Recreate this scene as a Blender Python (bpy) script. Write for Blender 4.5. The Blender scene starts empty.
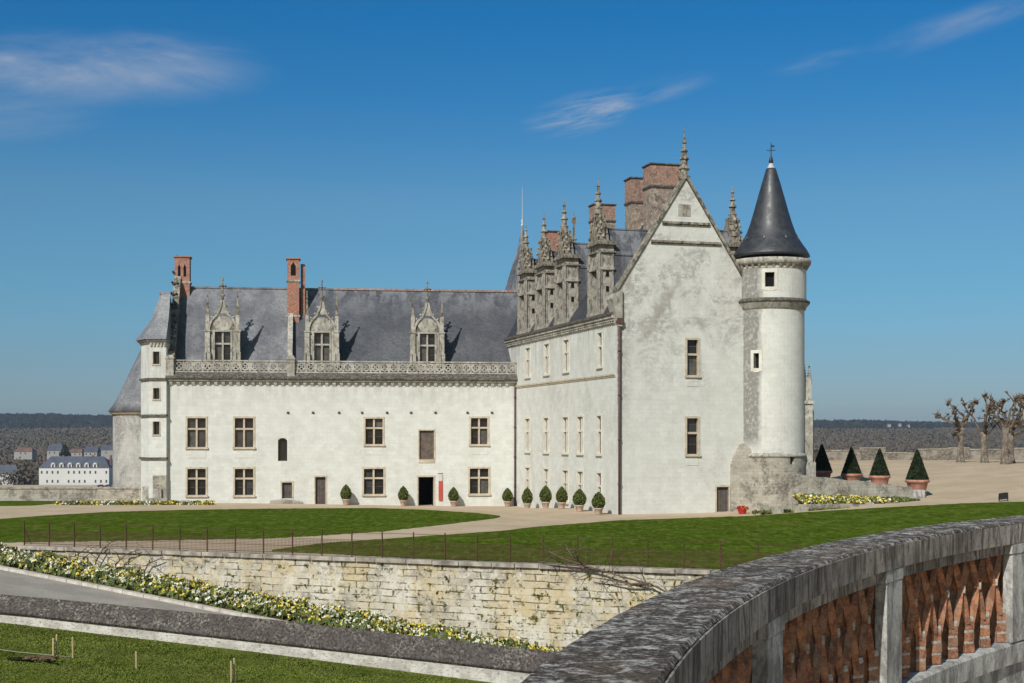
import bpy, bmesh, math, random
import numpy as np
from mathutils import Vector, Matrix
R = math.radians
random.seed(7); rng = np.random.default_rng(11)
S = bpy.context.scene
COL = S.collection
# ------------------------------------------------------------ camera, sky, sun, exposure
F = 1400.0; HZ = 436.0; EYE = 5.3
cam_d = bpy.data.cameras.new('camera'); cam = bpy.data.objects.new('camera', cam_d); COL.objects.link(cam)
cam.location = (0, 0, EYE); cam.rotation_euler = (R(90), 0, 0)
cam_d.sensor_width = 36; cam_d.lens = F/1024*36; cam_d.shift_y = (HZ-341.5)/1024
cam_d.clip_start = 0.05; cam_d.clip_end = 20000
S.camera = cam
SUN_AZ = 26.0; SUN_EL = 38.0           # azimuth measured from straight behind the camera towards the left
sd = Vector((-math.sin(R(SUN_AZ))*math.cos(R(SUN_EL)), -math.cos(R(SUN_AZ))*math.cos(R(SUN_EL)), math.sin(R(SUN_EL))))
sun_d = bpy.data.lights.new('sun', 'SUN'); sun_d.energy = 4.2; sun_d.angle = R(0.53); sun_d.color = (1.0, 0.975, 0.92)
sun = bpy.data.objects.new('sun', sun_d); COL.objects.link(sun)
sun.rotation_euler = sd.to_track_quat('Z', 'Y').to_euler(); sun.location = (-30, -40, 60)
W = bpy.data.worlds.new('World'); S.world = W; W.use_nodes = True
wn = W.node_tree; wn.nodes.clear()
def wnode(t, **k):
    n = wn.nodes.new(t)
    for a, b in k.items(): setattr(n, a, b)
    return n
sky = wnode('ShaderNodeTexSky', sky_type='NISHITA', sun_disc=False)
sky.sun_elevation = R(SUN_EL); sky.sun_rotation = R(180+SUN_AZ)
sky.altitude = 200; sky.air_density = 1.0; sky.dust_density = 0.35; sky.ozone_density = 1.6
hs = wnode('ShaderNodeHueSaturation'); hs.inputs['Saturation'].default_value = 1.22; hs.inputs['Hue'].default_value = 0.482
hs.inputs['Value'].default_value = 0.80
wn.links.new(sky.outputs[0], hs.inputs['Color'])
tc = wnode('ShaderNodeTexCoord')
# the deep saturated blue of this sky, graded by true elevation; high and sunward parts tinted neutral to warm shadows
sp0 = wnode('ShaderNodeSeparateXYZ'); wn.links.new(tc.outputs['Generated'], sp0.inputs[0])
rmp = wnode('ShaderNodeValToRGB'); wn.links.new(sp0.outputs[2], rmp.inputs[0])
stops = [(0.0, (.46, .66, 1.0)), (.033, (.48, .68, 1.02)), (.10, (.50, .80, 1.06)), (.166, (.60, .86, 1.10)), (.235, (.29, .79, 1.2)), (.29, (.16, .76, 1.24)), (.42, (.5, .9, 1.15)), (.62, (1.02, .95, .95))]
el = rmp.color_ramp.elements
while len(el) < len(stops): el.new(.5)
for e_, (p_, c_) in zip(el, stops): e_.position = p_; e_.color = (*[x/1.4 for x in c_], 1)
dp = wnode('ShaderNodeVectorMath', operation='DOT_PRODUCT'); wn.links.new(tc.outputs['Generated'], dp.inputs[0]); dp.inputs[1].default_value = tuple(sd)
nr = wnode('ShaderNodeMapRange', interpolation_type='SMOOTHSTEP'); wn.links.new(dp.outputs['Value'], nr.inputs[0]); nr.inputs[1].default_value = -.15; nr.inputs[2].default_value = .75
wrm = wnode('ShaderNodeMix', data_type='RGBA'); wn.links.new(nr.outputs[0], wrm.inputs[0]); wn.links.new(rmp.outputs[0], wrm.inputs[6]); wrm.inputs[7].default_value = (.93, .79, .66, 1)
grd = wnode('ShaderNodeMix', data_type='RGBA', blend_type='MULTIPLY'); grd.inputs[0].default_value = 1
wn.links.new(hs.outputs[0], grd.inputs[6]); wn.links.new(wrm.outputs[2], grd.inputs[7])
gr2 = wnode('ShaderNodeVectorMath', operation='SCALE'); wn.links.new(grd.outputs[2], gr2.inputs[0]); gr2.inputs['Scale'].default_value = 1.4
def wmath(op, a, b=None, clamp=False):
    n = wnode('ShaderNodeMath', operation=op); n.use_clamp = clamp
    for i, v in enumerate((a, b)):
        if v is None: continue
        if isinstance(v, (int, float)): n.inputs[i].default_value = v
        else: wn.links.new(v, n.inputs[i])
    return n.outputs[0]
sep = wnode('ShaderNodeSeparateXYZ'); wn.links.new(tc.outputs['Generated'], sep.inputs[0])
yy = wmath('MAXIMUM', sep.outputs[1], 0.05)
tx = wmath('DIVIDE', sep.outputs[0], yy); tz = wmath('DIVIDE', sep.outputs[2], yy)
# thin cirrus wisps high in the sky, ellipses of torn noise in direction space
def wisp(cx, cy, rx, rz, ang, amp, seed, sx=9.0, sz=26.0, lo=0.36, hi=0.78):
    cx = (cx-512)/F; cz = (HZ-cy)/F; rx /= F; rz /= F
    ca, sa = math.cos(R(ang)), math.sin(R(ang))
    dx = wmath('SUBTRACT', tx, cx); dz = wmath('SUBTRACT', tz, cz)
    u = wmath('ADD', wmath('MULTIPLY', dx, ca), wmath('MULTIPLY', dz, sa))
    v = wmath('SUBTRACT', wmath('MULTIPLY', dz, ca), wmath('MULTIPLY', dx, sa))
    cmb = wnode('ShaderNodeCombineXYZ'); wn.links.new(wmath('MULTIPLY', u, sx), cmb.inputs[0]); wn.links.new(wmath('MULTIPLY', v, sz), cmb.inputs[1]); cmb.inputs[2].default_value = seed
    nz = wnode('ShaderNodeTexNoise'); nz.inputs['Scale'].default_value = 1.3; nz.inputs['Detail'].default_value = 5; nz.inputs['Roughness'].default_value = 0.62
    nz.inputs['Distortion'].default_value = 0.5
    wn.links.new(cmb.outputs[0], nz.inputs['Vector'])
    eu = wmath('POWER', wmath('DIVIDE', u, rx), 2.0); eu = wmath('MULTIPLY', wmath('DIVIDE', u, rx), wmath('DIVIDE', u, rx))
    ev = wmath('MULTIPLY', wmath('DIVIDE', v, rz), wmath('DIVIDE', v, rz))
    m = wmath('SUBTRACT', 1.0, wmath('ADD', eu, ev), True)
    mr = wnode('ShaderNodeMapRange'); wn.links.new(nz.outputs[0], mr.inputs[0]); mr.inputs[1].default_value = lo; mr.inputs[2].default_value = hi
    n2 = wnode('ShaderNodeTexNoise'); n2.inputs['Scale'].default_value = 4.0; n2.inputs['Detail'].default_value = 4; wn.links.new(cmb.outputs[0], n2.inputs['Vector'])
    edge = wmath('ADD', m, wmath('MULTIPLY', wmath('SUBTRACT', nz.outputs[0], 0.5), 1.6), True)
    body = wmath('MULTIPLY', wmath('MULTIPLY', edge, wmath('POWER', m, 0.75)), mr.outputs[0])
    return wmath('MULTIPLY', wmath('MULTIPLY', body, wmath('ADD', 0.65, wmath('MULTIPLY', n2.outputs[0], 0.7))), amp)
cl = None
for a in ((95, 66, 205, 46, -1, 1.15, 1.3, 4, 17, .22, .72), (10, 105, 130, 42, 4, .6, 4.1, 4, 16, .3, .8),
          (585, 113, 70, 24, 12, 1.25, 7.7, 10, 60, .38, .66), (650, 92, 80, 16, 14, .5, 9.2, 10, 50, .38, .7),
          (955, 26, 110, 20, 17, .62, 2.2, 7, 34, .30, .72), (830, 60, 70, 14, 12, .3, 5.5, 8, 40, .4, .7), (990, 405, 60, 10, 0, .3, 3.5, 8, 40, .4, .7)):
    w = wisp(*a); cl = w if cl is None else wmath('ADD', cl, w, True)
cl = wmath('MULTIPLY', cl, 0.75)
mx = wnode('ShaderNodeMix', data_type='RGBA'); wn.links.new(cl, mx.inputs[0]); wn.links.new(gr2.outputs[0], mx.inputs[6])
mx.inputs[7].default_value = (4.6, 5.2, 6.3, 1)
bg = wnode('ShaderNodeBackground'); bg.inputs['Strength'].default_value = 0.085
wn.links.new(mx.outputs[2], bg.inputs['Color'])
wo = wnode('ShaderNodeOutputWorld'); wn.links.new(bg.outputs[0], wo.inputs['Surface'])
S.view_settings.view_transform = 'Standard'; S.view_settings.look = 'None'
S.view_settings.exposure = 0.0; S.view_settings.gamma = 1
S.cycles.max_bounces = 5; S.cycles.diffuse_bounces = 3; S.cycles.glossy_bounces = 2; S.cycles.transparent_max_bounces = 6
S.cycles.volume_bounces = 0; S.cycles.transmission_bounces = 2

# ------------------------------------------------------------ material helpers
class NT:
    def __init__(s, name, rough=0.85, spec=0.3):
        s.m = bpy.data.materials.new(name); s.m.use_nodes = True; s.t = s.m.node_tree
        s.b = s.t.nodes['Principled BSDF']; s.b.inputs['Roughness'].default_value = rough
        s.b.inputs['Specular IOR Level'].default_value = spec
        s.tc = s.n('ShaderNodeTexCoord')
    def n(s, t, **k):
        x = s.t.nodes.new(t)
        for a, b in k.items(): setattr(x, a, b)
        return x
    def inp(s, sock, v):
        if v is None: return
        if isinstance(v, (int, float)):
            sock.default_value = v if sock.type != 'RGBA' else (v, v, v, 1)
        elif isinstance(v, (tuple, list)):
            sock.default_value = tuple(v) + ((1,) if sock.type == 'RGBA' and len(v) == 3 else ())
        else: s.t.links.new(v, sock)
    def math(s, op, a, b=None, clamp=False):
        x = s.n('ShaderNodeMath', operation=op); x.use_clamp = clamp; s.inp(x.inputs[0], a); s.inp(x.inputs[1], b); return x.outputs[0]
    def mapv(s, sc=(1, 1, 1), loc=(0, 0, 0), vec=None):
        x = s.n('ShaderNodeMapping'); x.inputs['Scale'].default_value = sc; x.inputs['Location'].default_value = loc
        s.t.links.new(vec or s.tc.outputs['Object'], x.inputs[0]); return x.outputs[0]
    def noise(s, scale, detail=4, rough=0.55, sc=(1, 1, 1), loc=(0, 0, 0), vec=None, dist=0):
        x = s.n('ShaderNodeTexNoise'); x.inputs['Scale'].default_value = scale; x.inputs['Detail'].default_value = detail
        x.inputs['Roughness'].default_value = rough; x.inputs['Distortion'].default_value = dist
        s.t.links.new(s.mapv(sc, loc, vec), x.inputs['Vector']); return x.outputs[0]
    def rng(s, v, a, b, c=0.0, d=1.0):
        x = s.n('ShaderNodeMapRange'); s.inp(x.inputs[0], v)
        for i, q in enumerate((a, b, c, d)): x.inputs[i+1].default_value = q
        return x.outputs[0]
    def mix(s, f, a, b, mode='MIX'):
        x = s.n('ShaderNodeMix', data_type='RGBA', blend_type=mode); s.inp(x.inputs[0], f); s.inp(x.inputs[6], a); s.inp(x.inputs[7], b); return x.outputs[2]
    def bump(s, h, st=0.5, dist=0.02):
        x = s.n('ShaderNodeBump'); x.inputs['Strength'].default_value = st; x.inputs['Distance'].default_value = dist
        s.inp(x.inputs['Height'], h); s.t.links.new(x.outputs[0], s.b.inputs['Normal'])
    def col(s, c): s.inp(s.b.inputs['Base Color'], c)
    def facade_uv(s, cyl=None):
        sp = s.n('ShaderNodeSeparateXYZ'); s.t.links.new(s.tc.outputs['Object'], sp.inputs[0])
        if cyl: u = s.math('MULTIPLY', s.math('ARCTAN2', sp.outputs[1], sp.outputs[0]), cyl)
        else: u = s.math('ADD', sp.outputs[0], sp.outputs[1])
        cb = s.n('ShaderNodeCombineXYZ'); s.inp(cb.inputs[0], u); s.inp(cb.inputs[1], sp.outputs[2])
        s.sp = sp; s.u = u
        return cb.outputs[0]
    def brick(s, uv, w, h, mortar=0.012, c1=(.5, .5, .5), c2=(.4, .4, .4), cm=(.2, .2, .2), off=.5, smooth=.1, bias=0.0):
        x = s.n('ShaderNodeTexBrick'); s.t.links.new(uv, x.inputs['Vector'])
        x.inputs['Scale'].default_value = 1; x.inputs['Brick Width'].default_value = w; x.inputs['Row Height'].default_value = h
        x.inputs['Mortar Size'].default_value = mortar; x.inputs['Mortar Smooth'].default_value = smooth; x.inputs['Bias'].default_value = bias
        x.offset = off
        s.inp(x.inputs['Color1'], c1); s.inp(x.inputs['Color2'], c2); s.inp(x.inputs['Mortar'], cm)
        return x
def plain(name, c, rough=.8, spec=.3, var=.25, sc=3.0, metal=0):
    t = NT(name, rough, spec); n = t.noise(sc, 4)
    t.col(t.mix(t.rng(n, .3, .7), tuple(x*(1-var) for x in c), tuple(min(1, x*(1+var)) for x in c)))
    t.b.inputs['Metallic'].default_value = metal
    return t.m

def ashlar(name, base, patch, stain, w=.62, h=.31, st_lo=.56, st_hi=.72, st_amt=.8, cyl=None, joint=.9, extra=None, st_scale=.35, stretch=.55):
    """dressed limestone in courses: faint joints, repaired blocks, weathering patches"""
    t = NT(name, .9, .15)
    uv = t.facade_uv(cyl)
    br = t.brick(uv, w, h, .012, base, patch, tuple(x*joint for x in base), smooth=.5, bias=-.3)
    n1 = t.noise(1.1, 6, .6); c = t.mix(t.rng(n1, .40, .62, 0, .4), br.outputs[0], tuple(x*.82 for x in patch))
    n2 = t.noise(st_scale, 7, .68, sc=(1, 1, stretch), loc=(3, 1, 7), dist=.4)
    n3 = t.noise(5, 5, .7, loc=(9, 2, 4))
    st = t.math('MULTIPLY', t.rng(n2, st_lo, st_hi), t.rng(n3, .36, .56))
    c = t.mix(t.math('MULTIPLY', st, st_amt), c, stain)
    n4 = t.noise(14, 4, .7, sc=(1, 1, .4)); c = t.mix(t.rng(n4, .53, .66, 0, .25), c, tuple(x*.6 for x in stain))
    if extra: c = extra(t, c)
    t.col(c)
    t.bump(t.math('ADD', t.math('MULTIPLY', br.outputs['Fac'], -1), t.math('MULTIPLY', n3, .8)), .35, .02)
    return t.m
WHITE = (.675, .685, .640); WPATCH = (.61, .605, .55); GREY = (.33, .315, .29)
M = {}
def below_cornice(z0, z1, col=GREY, amt=.6):
    def f(t, c):                                     # run-off streaks under a ledge
        n = t.noise(1.6, 5, .7, sc=(1, 1, .12), loc=(5, 5, 0))
        k = t.math('MULTIPLY', t.rng(t.sp.outputs[2], z0, z1), t.rng(n, .44, .58))
        return t.mix(t.math('MULTIPLY', k, amt), c, col)
    return f
M['front_stone'] = ashlar('pale_limestone_ashlar', WHITE, WPATCH, (.50, .47, .41), st_lo=.54, st_hi=.64, st_amt=.45, extra=below_cornice(7.6, 9.6, amt=.4))
M['west_stone'] = ashlar('limestone_side_wall', WHITE, WPATCH, (.43, .41, .375), st_lo=.53, st_hi=.62, st_amt=.55, extra=below_cornice(9.2, 13.4, amt=.6))
def gable_extra(t, c):
    z = t.sp.outputs[2]
    n = t.noise(.55, 8, .68, loc=(2, 8, 3), dist=.6); n2 = t.noise(3.4, 6, .75, sc=(1, 1, 1.3), loc=(7, 1, 1))
    k = t.math('MULTIPLY', t.math('MULTIPLY', t.rng(z, 6.5, 13.5, 0.0, 1), t.rng(n, .46, .58)), t.rng(n2, .40, .54))
    c = t.mix(t.math('MULTIPLY', k, .85), c, (.34, .32, .30))
    # old roof line, a faint chevron scar left in the wall
    x = t.sp.outputs[0]
    ax = t.math('ABSOLUTE', t.math('SUBTRACT', x, 4.4)); line = t.math('ADD', t.math('SUBTRACT', z, 15.7), t.math('MULTIPLY', ax, 1.55))
    d = t.math('ABSOLUTE', t.math('ADD', line, t.math('MULTIPLY', t.math('SUBTRACT', n2, .5), .9)))
    k2 = t.math('MULTIPLY', t.rng(d, .15, .75, 1, 0), t.rng(z, 11.2, 12.2))
    c = t.mix(t.math('MULTIPLY', t.math('MULTIPLY', k2, .6), t.rng(n, .40, .52, .25, 1)), c, (.32, .29, .26))
    # dark run beside the rain pipe at the corner
    k3 = t.math('MULTIPLY', t.math('MULTIPLY', t.rng(t.math('ADD', x, t.math('MULTIPLY', n, 2.2)), 1.1, 2.3, 1, 0), t.rng(z, 3, 10)), t.rng(n2, .35, .55))
    return t.mix(t.math('MULTIPLY', k3, .8), c, (.22, .205, .18))
M['gable_stone'] = ashlar('weathered_gable_limestone', (.665, .665, .615), WPATCH, (.42, .40, .37), st_lo=.54, st_hi=.63, st_amt=.35, extra=gable_extra)
def drum_extra(t, c):
    z = t.sp.outputs[2]
    n = t.noise(.8, 7, .7, sc=(1, 1, .35), loc=(1, 2, 3)); n2 = t.noise(4, 6, .7)
    u = t.math('ADD', t.math('ARCTAN2', t.sp.outputs[1], t.sp.outputs[0]), t.math('MULTIPLY', t.math('SUBTRACT', n, .5), .55))
    band = t.math('MULTIPLY', t.rng(t.math('ABSOLUTE', t.math('ADD', u, 2.42)), .30, .46, 1, 0), t.rng(n2, .2, .52))
    c = t.mix(t.math('MULTIPLY', t.math('MULTIPLY', band, t.rng(z, 4.2, 5.2)), .85), c, (.17, .16, .145))
    k = t.math('MULTIPLY', t.rng(z, 4.4, 3.9), t.rng(t.noise(1.2, 7, .7, loc=(4, 4, 1)), .42, .56))
    return t.mix(t.math('MULTIPLY', k, .85), c, (.27, .245, .21))
M['drum_stone'] = ashlar('round_tower_limestone', (.665, .66, .61), WPATCH, (.45, .43, .39), cyl=2.3, st_lo=.52, st_hi=.61, st_amt=.55, extra=drum_extra)
M['old_stone'] = ashlar('grey_rubble_limestone', (.46, .425, .355), (.33, .30, .245), (.12, .105, .088), w=.46, h=.22, st_lo=.47, st_hi=.56, st_amt=.8, joint=.7, st_scale=.9, stretch=1)
M['old_drum'] = ashlar('grey_tower_limestone', (.42, .405, .37), (.33, .31, .275), (.17, .155, .145), w=.6, h=.3, cyl=3.3, st_lo=.46, st_hi=.56, st_amt=.75, joint=.8, st_scale=.5)
M['rim_stone'] = ashlar('brown_grey_rim_stone', (.36, .32, .265), (.24, .21, .175), (.09, .078, .065), w=.5, h=.25, st_lo=.45, st_hi=.56, st_amt=.85, joint=.7, st_scale=.6, stretch=1)
M['carved'] = None
t = NT('carved_weathered_stone', .9, .15)
a = t.noise(1.3, 6, .7); b = t.noise(4, 5, .75, sc=(1, 1, .6), loc=(3, 3, 3))
c = t.mix(t.rng(a, .4, .58), (.40, .365, .29), (.20, .178, .145)); c = t.mix(t.rng(b, .48, .58, 0, .85), c, (.06, .05, .04))
t.col(c); t.bump(b, .5, .03); M['carved'] = t.m
t = NT('carved_grey_stone', .9, .15)
a = t.noise(1.1, 6, .7); b = t.noise(4, 5, .75, sc=(1, 1, .45), loc=(3, 3, 3))
c = t.mix(t.rng(a, .4, .58), (.46, .43, .37), (.29, .268, .23)); c = t.mix(t.rng(b, .50, .60, 0, .8), c, (.10, .09, .078))
t.col(c); t.bump(b, .4, .03); M['carved_grey'] = t.m
t = NT('carved_pale_stone', .9, .15)
a = t.noise(1.1, 6, .7); b = t.noise(5, 5, .7, sc=(1, 1, .45), loc=(3, 3, 3))
c = t.mix(t.rng(a, .4, .58), (.50, .475, .41), (.31, .29, .25)); c = t.mix(t.rng(b, .51, .61, 0, .75), c, (.14, .128, .11))
t.col(c); t.bump(b, .4, .03); M['carved_pale'] = t.m
t = NT('dirty_ledge_stone', .95, .1)
a = t.noise(7, 6, .75, sc=(.6, 1, 1.6)); c = t.mix(t.rng(a, .40, .54), (.20, .185, .16), (.07, .062, .054)); t.col(c); M['ledge'] = t.m
M['pale_frame'] = plain('pale_window_stone', (.63, .60, .52), .9, .2, .15, 2)
M['sill'] = plain('tan_window_stone', (.50, .43, .33), .9, .2, .25, 2)
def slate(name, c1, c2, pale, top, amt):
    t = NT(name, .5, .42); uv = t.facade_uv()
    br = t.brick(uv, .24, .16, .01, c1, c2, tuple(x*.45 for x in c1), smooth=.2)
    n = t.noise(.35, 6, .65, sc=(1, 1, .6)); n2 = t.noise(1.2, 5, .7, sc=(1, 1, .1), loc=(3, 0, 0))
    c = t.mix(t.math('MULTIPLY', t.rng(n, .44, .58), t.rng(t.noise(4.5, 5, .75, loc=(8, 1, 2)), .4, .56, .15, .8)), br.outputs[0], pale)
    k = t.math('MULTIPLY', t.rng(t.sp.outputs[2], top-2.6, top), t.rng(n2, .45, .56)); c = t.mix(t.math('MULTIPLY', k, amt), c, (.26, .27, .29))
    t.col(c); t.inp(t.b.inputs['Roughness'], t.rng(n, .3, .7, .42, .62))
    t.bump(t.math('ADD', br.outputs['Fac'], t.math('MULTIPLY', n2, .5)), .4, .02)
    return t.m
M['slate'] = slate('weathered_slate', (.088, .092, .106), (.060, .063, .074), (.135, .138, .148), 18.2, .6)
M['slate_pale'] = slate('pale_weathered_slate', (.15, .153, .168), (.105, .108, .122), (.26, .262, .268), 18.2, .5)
M['slate_light'] = slate('light_lichen_slate', (.24, .245, .26), (.17, .175, .19), (.36, .36, .35), 30, 0)  # palest slate mix, for the turret roof
M['slate_dark'] = slate('dark_slate', (.05, .053, .062), (.038, .04, .048), (.06, .063, .072), 99, 0)
t = NT('cone_slate', .34, .6); uv = t.facade_uv(2.0); br = t.brick(uv, .2, .14, .008, (.038, .041, .048), (.028, .031, .037), (.014, .015, .018), smooth=.2)
n = t.noise(2, 5, .6); t.col(t.mix(t.rng(n, .45, .7, 0, .5), br.outputs[0], (.062, .065, .072))); t.inp(t.b.inputs['Roughness'], t.rng(n, .4, .6, .40, .56)); t.bump(br.outputs['Fac'], .3, .01); M['slate_cone'] = t.m
M['ridge_tile'] = plain('terracotta_ridge_tile', (.34, .23, .20), .85, .2, .35, 4)
M['lead'] = plain('lead_sheet', (.46, .46, .45), .45, .5, .15, 3)
def brickm(name, c1, c2, cm, w=.24, h=.075, grime=.5, pale=.25):
    t = NT(name, .9, .15); uv = t.facade_uv(); br = t.brick(uv, w, h, .012, c1, c2, cm, smooth=.1)
    n = t.noise(2.2, 6, .7); c = t.mix(t.rng(n, .48, .6, 0, grime), br.outputs[0], (.12, .095, .08)); n2 = t.noise(9, 4, .7)
    n5 = t.noise(3.5, 5, .7, loc=(6, 6, 1)); c = t.mix(t.rng(n2, .54, .64, 0, .7), c, (.46, .42, .37)); c = t.mix(t.rng(n5, .54, .60, 0, pale), c, (.44, .40, .34)); t.col(c); t.bump(br.outputs['Fac'], -.4, .01); return t.m
M['brick'] = brickm('red_chimney_brick', (.46, .14, .07), (.33, .10, .055), (.33, .24, .19))
M['brick_dull'] = brickm('dull_red_brick', (.36, .15, .09), (.25, .11, .07), (.33, .27, .22), grime=.7, pale=.35)
M['brick_grey'] = brickm('sooty_chimney_brick', (.30, .175, .12), (.21, .15, .11), (.33, .30, .25), grime=.85, pale=.85)
t = NT('baluster_brick', .92, .12)
a = t.noise(14, 5, .7); b = t.noise(60, 4, .7, loc=(2, 2, 2)); g = t.noise(5, 4, .6, loc=(7, 1, 3))
c = t.mix(t.rng(a, .42, .58), (.45, .205, .11), (.20, .095, .06)); c = t.mix(t.rng(g, .50, .60, 0, .55), c, (.26, .18, .13)); c = t.mix(t.rng(b, .56, .64, 0, .5), c, (.45, .37, .30))
t.col(c); t.bump(t.math('ADD', a, b), .6, .006); M['baluster'] = t.m
t = NT('old_mortar', .95, .1); a = t.noise(40, 5, .7); t.col(t.mix(t.rng(a, .42, .6), (.52, .48, .42), (.27, .245, .21))); t.bump(a, .6, .005); M['mortar'] = t.m
# lichen crusted coping in the foreground
t = NT('lichen_crusted_coping', .95, .1)
a = t.noise(13, 8, .75, dist=.5); b = t.noise(45, 6, .75, loc=(3, 1, 2), dist=.3); d = t.noise(2.2, 4, .6, loc=(8, 8, 8)); e = t.noise(90, 3, .7)
c = t.mix(t.rng(b, .42, .58), (.052, .041, .034), (.14, .12, .105))
k = t.math('ADD', t.math('MULTIPLY', a, .62), t.math('MULTIPLY', b, .38))
c = t.mix(t.rng(k, .495, .54), c, (.34, .32, .295)); c = t.mix(t.rng(k, .54, .585), c, (.60, .575, .535))
c = t.mix(t.math('MULTIPLY', t.rng(d, .52, .66), t.rng(e, .42, .6)), c, (.19, .135, .085)); 
t.col(c); t.bump(t.math('ADD', k, t.math('MULTIPLY', e, .25)), .9, .025); M['coping'] = t.m
t = NT('streaked_grey_stone', .95, .1)
a = t.noise(11, 7, .75, sc=(1, 1, .2), dist=.8); b = t.noise(30, 5, .7); d = t.noise(1.8, 4, .6, loc=(5, 5, 5))
c = t.mix(t.rng(d, .42, .58), (.44, .40, .35), (.25, .225, .195)); c = t.mix(t.rng(a, .46, .58, 0, .88), c, (.085, .07, .062)); c = t.mix(t.rng(b, .54, .62, 0, .6), c, (.12, .105, .10))
t.col(c); t.bump(t.math('ADD', a, b), .6, .012); M['fascia'] = t.m
t = NT('pillar_grey_stone', .95, .1)
a = t.noise(5, 7, .75, sc=(1, 1, .5), dist=.4); b = t.noise(40, 5, .7)
c = t.mix(t.rng(a, .44, .58), (.54, .53, .495), (.24, .23, .215)); c = t.mix(t.rng(b, .54, .62, 0, .5), c, (.14, .13, .12)); t.col(c); t.bump(t.math('ADD', a, b), .6, .008); M['pillar'] = t.m
t = NT('dark_lichen_cap', .95, .1)
a = t.noise(1.6, 6, .7, sc=(1, 1, .3)); b = t.noise(11, 6, .8, sc=(1, 1, .6), loc=(2, 2, 2)); c = t.mix(t.rng(b, .44, .55), (.050, .041, .034), (.185, .165, .14)); c = t.mix(t.math('MULTIPLY', t.rng(b, .57, .66), t.rng(a, .48, .55)), c, (.50, .47, .44)); c = t.mix(t.rng(a, .55, .47, 0, .5), c, (.075, .06, .06))
t.col(c); t.bump(b, .8, .04); M['lowcap'] = t.m
t = NT('limewashed_low_wall', .95, .1)
a = t.noise(1.5, 6, .7); b = t.noise(7, 5, .7, sc=(1, 1, 2)); c = t.mix(t.rng(a, .42, .58, 0, .8), (.66, .63, .57), (.42, .39, .34)); c = t.mix(t.rng(b, .53, .62, 0, .8), c, (.22, .20, .17)); t.col(c); t.bump(b, .5, .03); M['lowwall'] = t.m
# terrace retaining wall
t = NT('mossy_retaining_wall_stone', .95, .1); uv0 = t.facade_uv()
wv = t.n('ShaderNodeVectorMath', operation='ADD'); nn = t.n('ShaderNodeTexNoise'); nn.inputs['Scale'].default_value = 1.6; nn.inputs['Detail'].default_value = 3
t.t.links.new(uv0, nn.inputs['Vector']); sc_ = t.n('ShaderNodeVectorMath', operation='MULTIPLY'); t.t.links.new(nn.outputs['Color'], sc_.inputs[0]); sc_.inputs[1].default_value = (.22, .12, 0)
t.t.links.new(uv0, wv.inputs[0]); t.t.links.new(sc_.outputs[0], wv.inputs[1])
br = t.brick(wv.outputs[0], .66, .29, .028, (.60, .55, .44), (.47, .42, .325), (.38, .33, .24), smooth=.8, bias=-.1)
n1 = t.noise(.45, 7, .7, loc=(1, 1, 1)); n2 = t.noise(.8, 7, .72, sc=(1, 1, .5), loc=(6, 2, 1)); n3 = t.noise(.7, 7, .72, loc=(3, 9, 1)); n4 = t.noise(5, 6, .75)
c = t.mix(t.rng(n1, .46, .56, 0, .75), br.outputs[0], (.56, .45, .25)); c = t.mix(t.rng(n2, .49, .60, 0, .8), c, (.66, .625, .54))
c = t.mix(t.math('MULTIPLY', t.rng(n3, .50, .60, 0, .85), t.rng(n4, .40, .54)), c, (.30, .275, .235))
c = t.mix(t.rng(t.noise(9, 5, .75, loc=(1, 7, 3)), .54, .64, 0, .45), c, (.25, .21, .15))
top_ = t.rng(t.sp.outputs[2], -.9, -.1); c = t.mix(t.math('MULTIPLY', top_, t.rng(n4, .44, .54, 0, .55)), c, (.24, .22, .19))
mk = t.math('MULTIPLY', br.outputs['Fac'], t.rng(t.noise(1.3, 6, .72, loc=(2, 4, 6)), .50, .56)); c = t.mix(t.math('MULTIPLY', mk, .8), c, (.12, .095, .05))
mossn = t.noise(2.2, 5, .65, sc=(.8, .8, 1.3), loc=(4, 3, 9)); moss = t.math('MULTIPLY', t.rng(t.math('ADD', mossn, t.rng(t.sp.outputs[2], -3.4, -.5, .05, -.01)), .56, .60), t.rng(t.math('ADD', br.outputs['Fac'], n4), .46, .62)); c = t.mix(moss, c, (.10, .088, .022))
hl = t.math('MULTIPLY', t.rng(t.noise(3.3, 3, .6, loc=(14, 3, 9)), .62, .65), 1.0); c = t.mix(t.math('MULTIPLY', hl, t.rng(n4, .42, .5)), c, (.05, .043, .018))
t.col(c); t.bump(t.math('ADD', t.math('MULTIPLY', mk, -1), t.math('MULTIPLY', n4, .9)), .8, .05); M['terrace_wall'] = t.m
M['terrace_coping'] = plain('grey_coping_slab', (.34, .30, .25), .95, .1, .5, 2.2)
def ground(name, c1, c2, sc, sc2, bumpd=.01, extra=None):
    t = NT(name, .97, .0); a = t.noise(sc, 6, .65); b = t.noise(sc2, 5, .7, loc=(4, 4, 4))
    c = t.mix(t.rng(a, .42, .58), c1, c2); c = t.mix(t.rng(b, .44, .60, 0, .5), c, tuple(x*.62 for x in c1))
    if extra: c = extra(t, c, a, b)
    t.col(c); t.bump(b, .5, bumpd); return t.m
M['gravel'] = ground('beige_gravel', (.56, .445, .315), (.48, .375, .26), .3, 9)
M['asphalt'] = ground('grey_ramp_surface', (.43, .385, .335), (.34, .305, .265), .5, 9)
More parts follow.
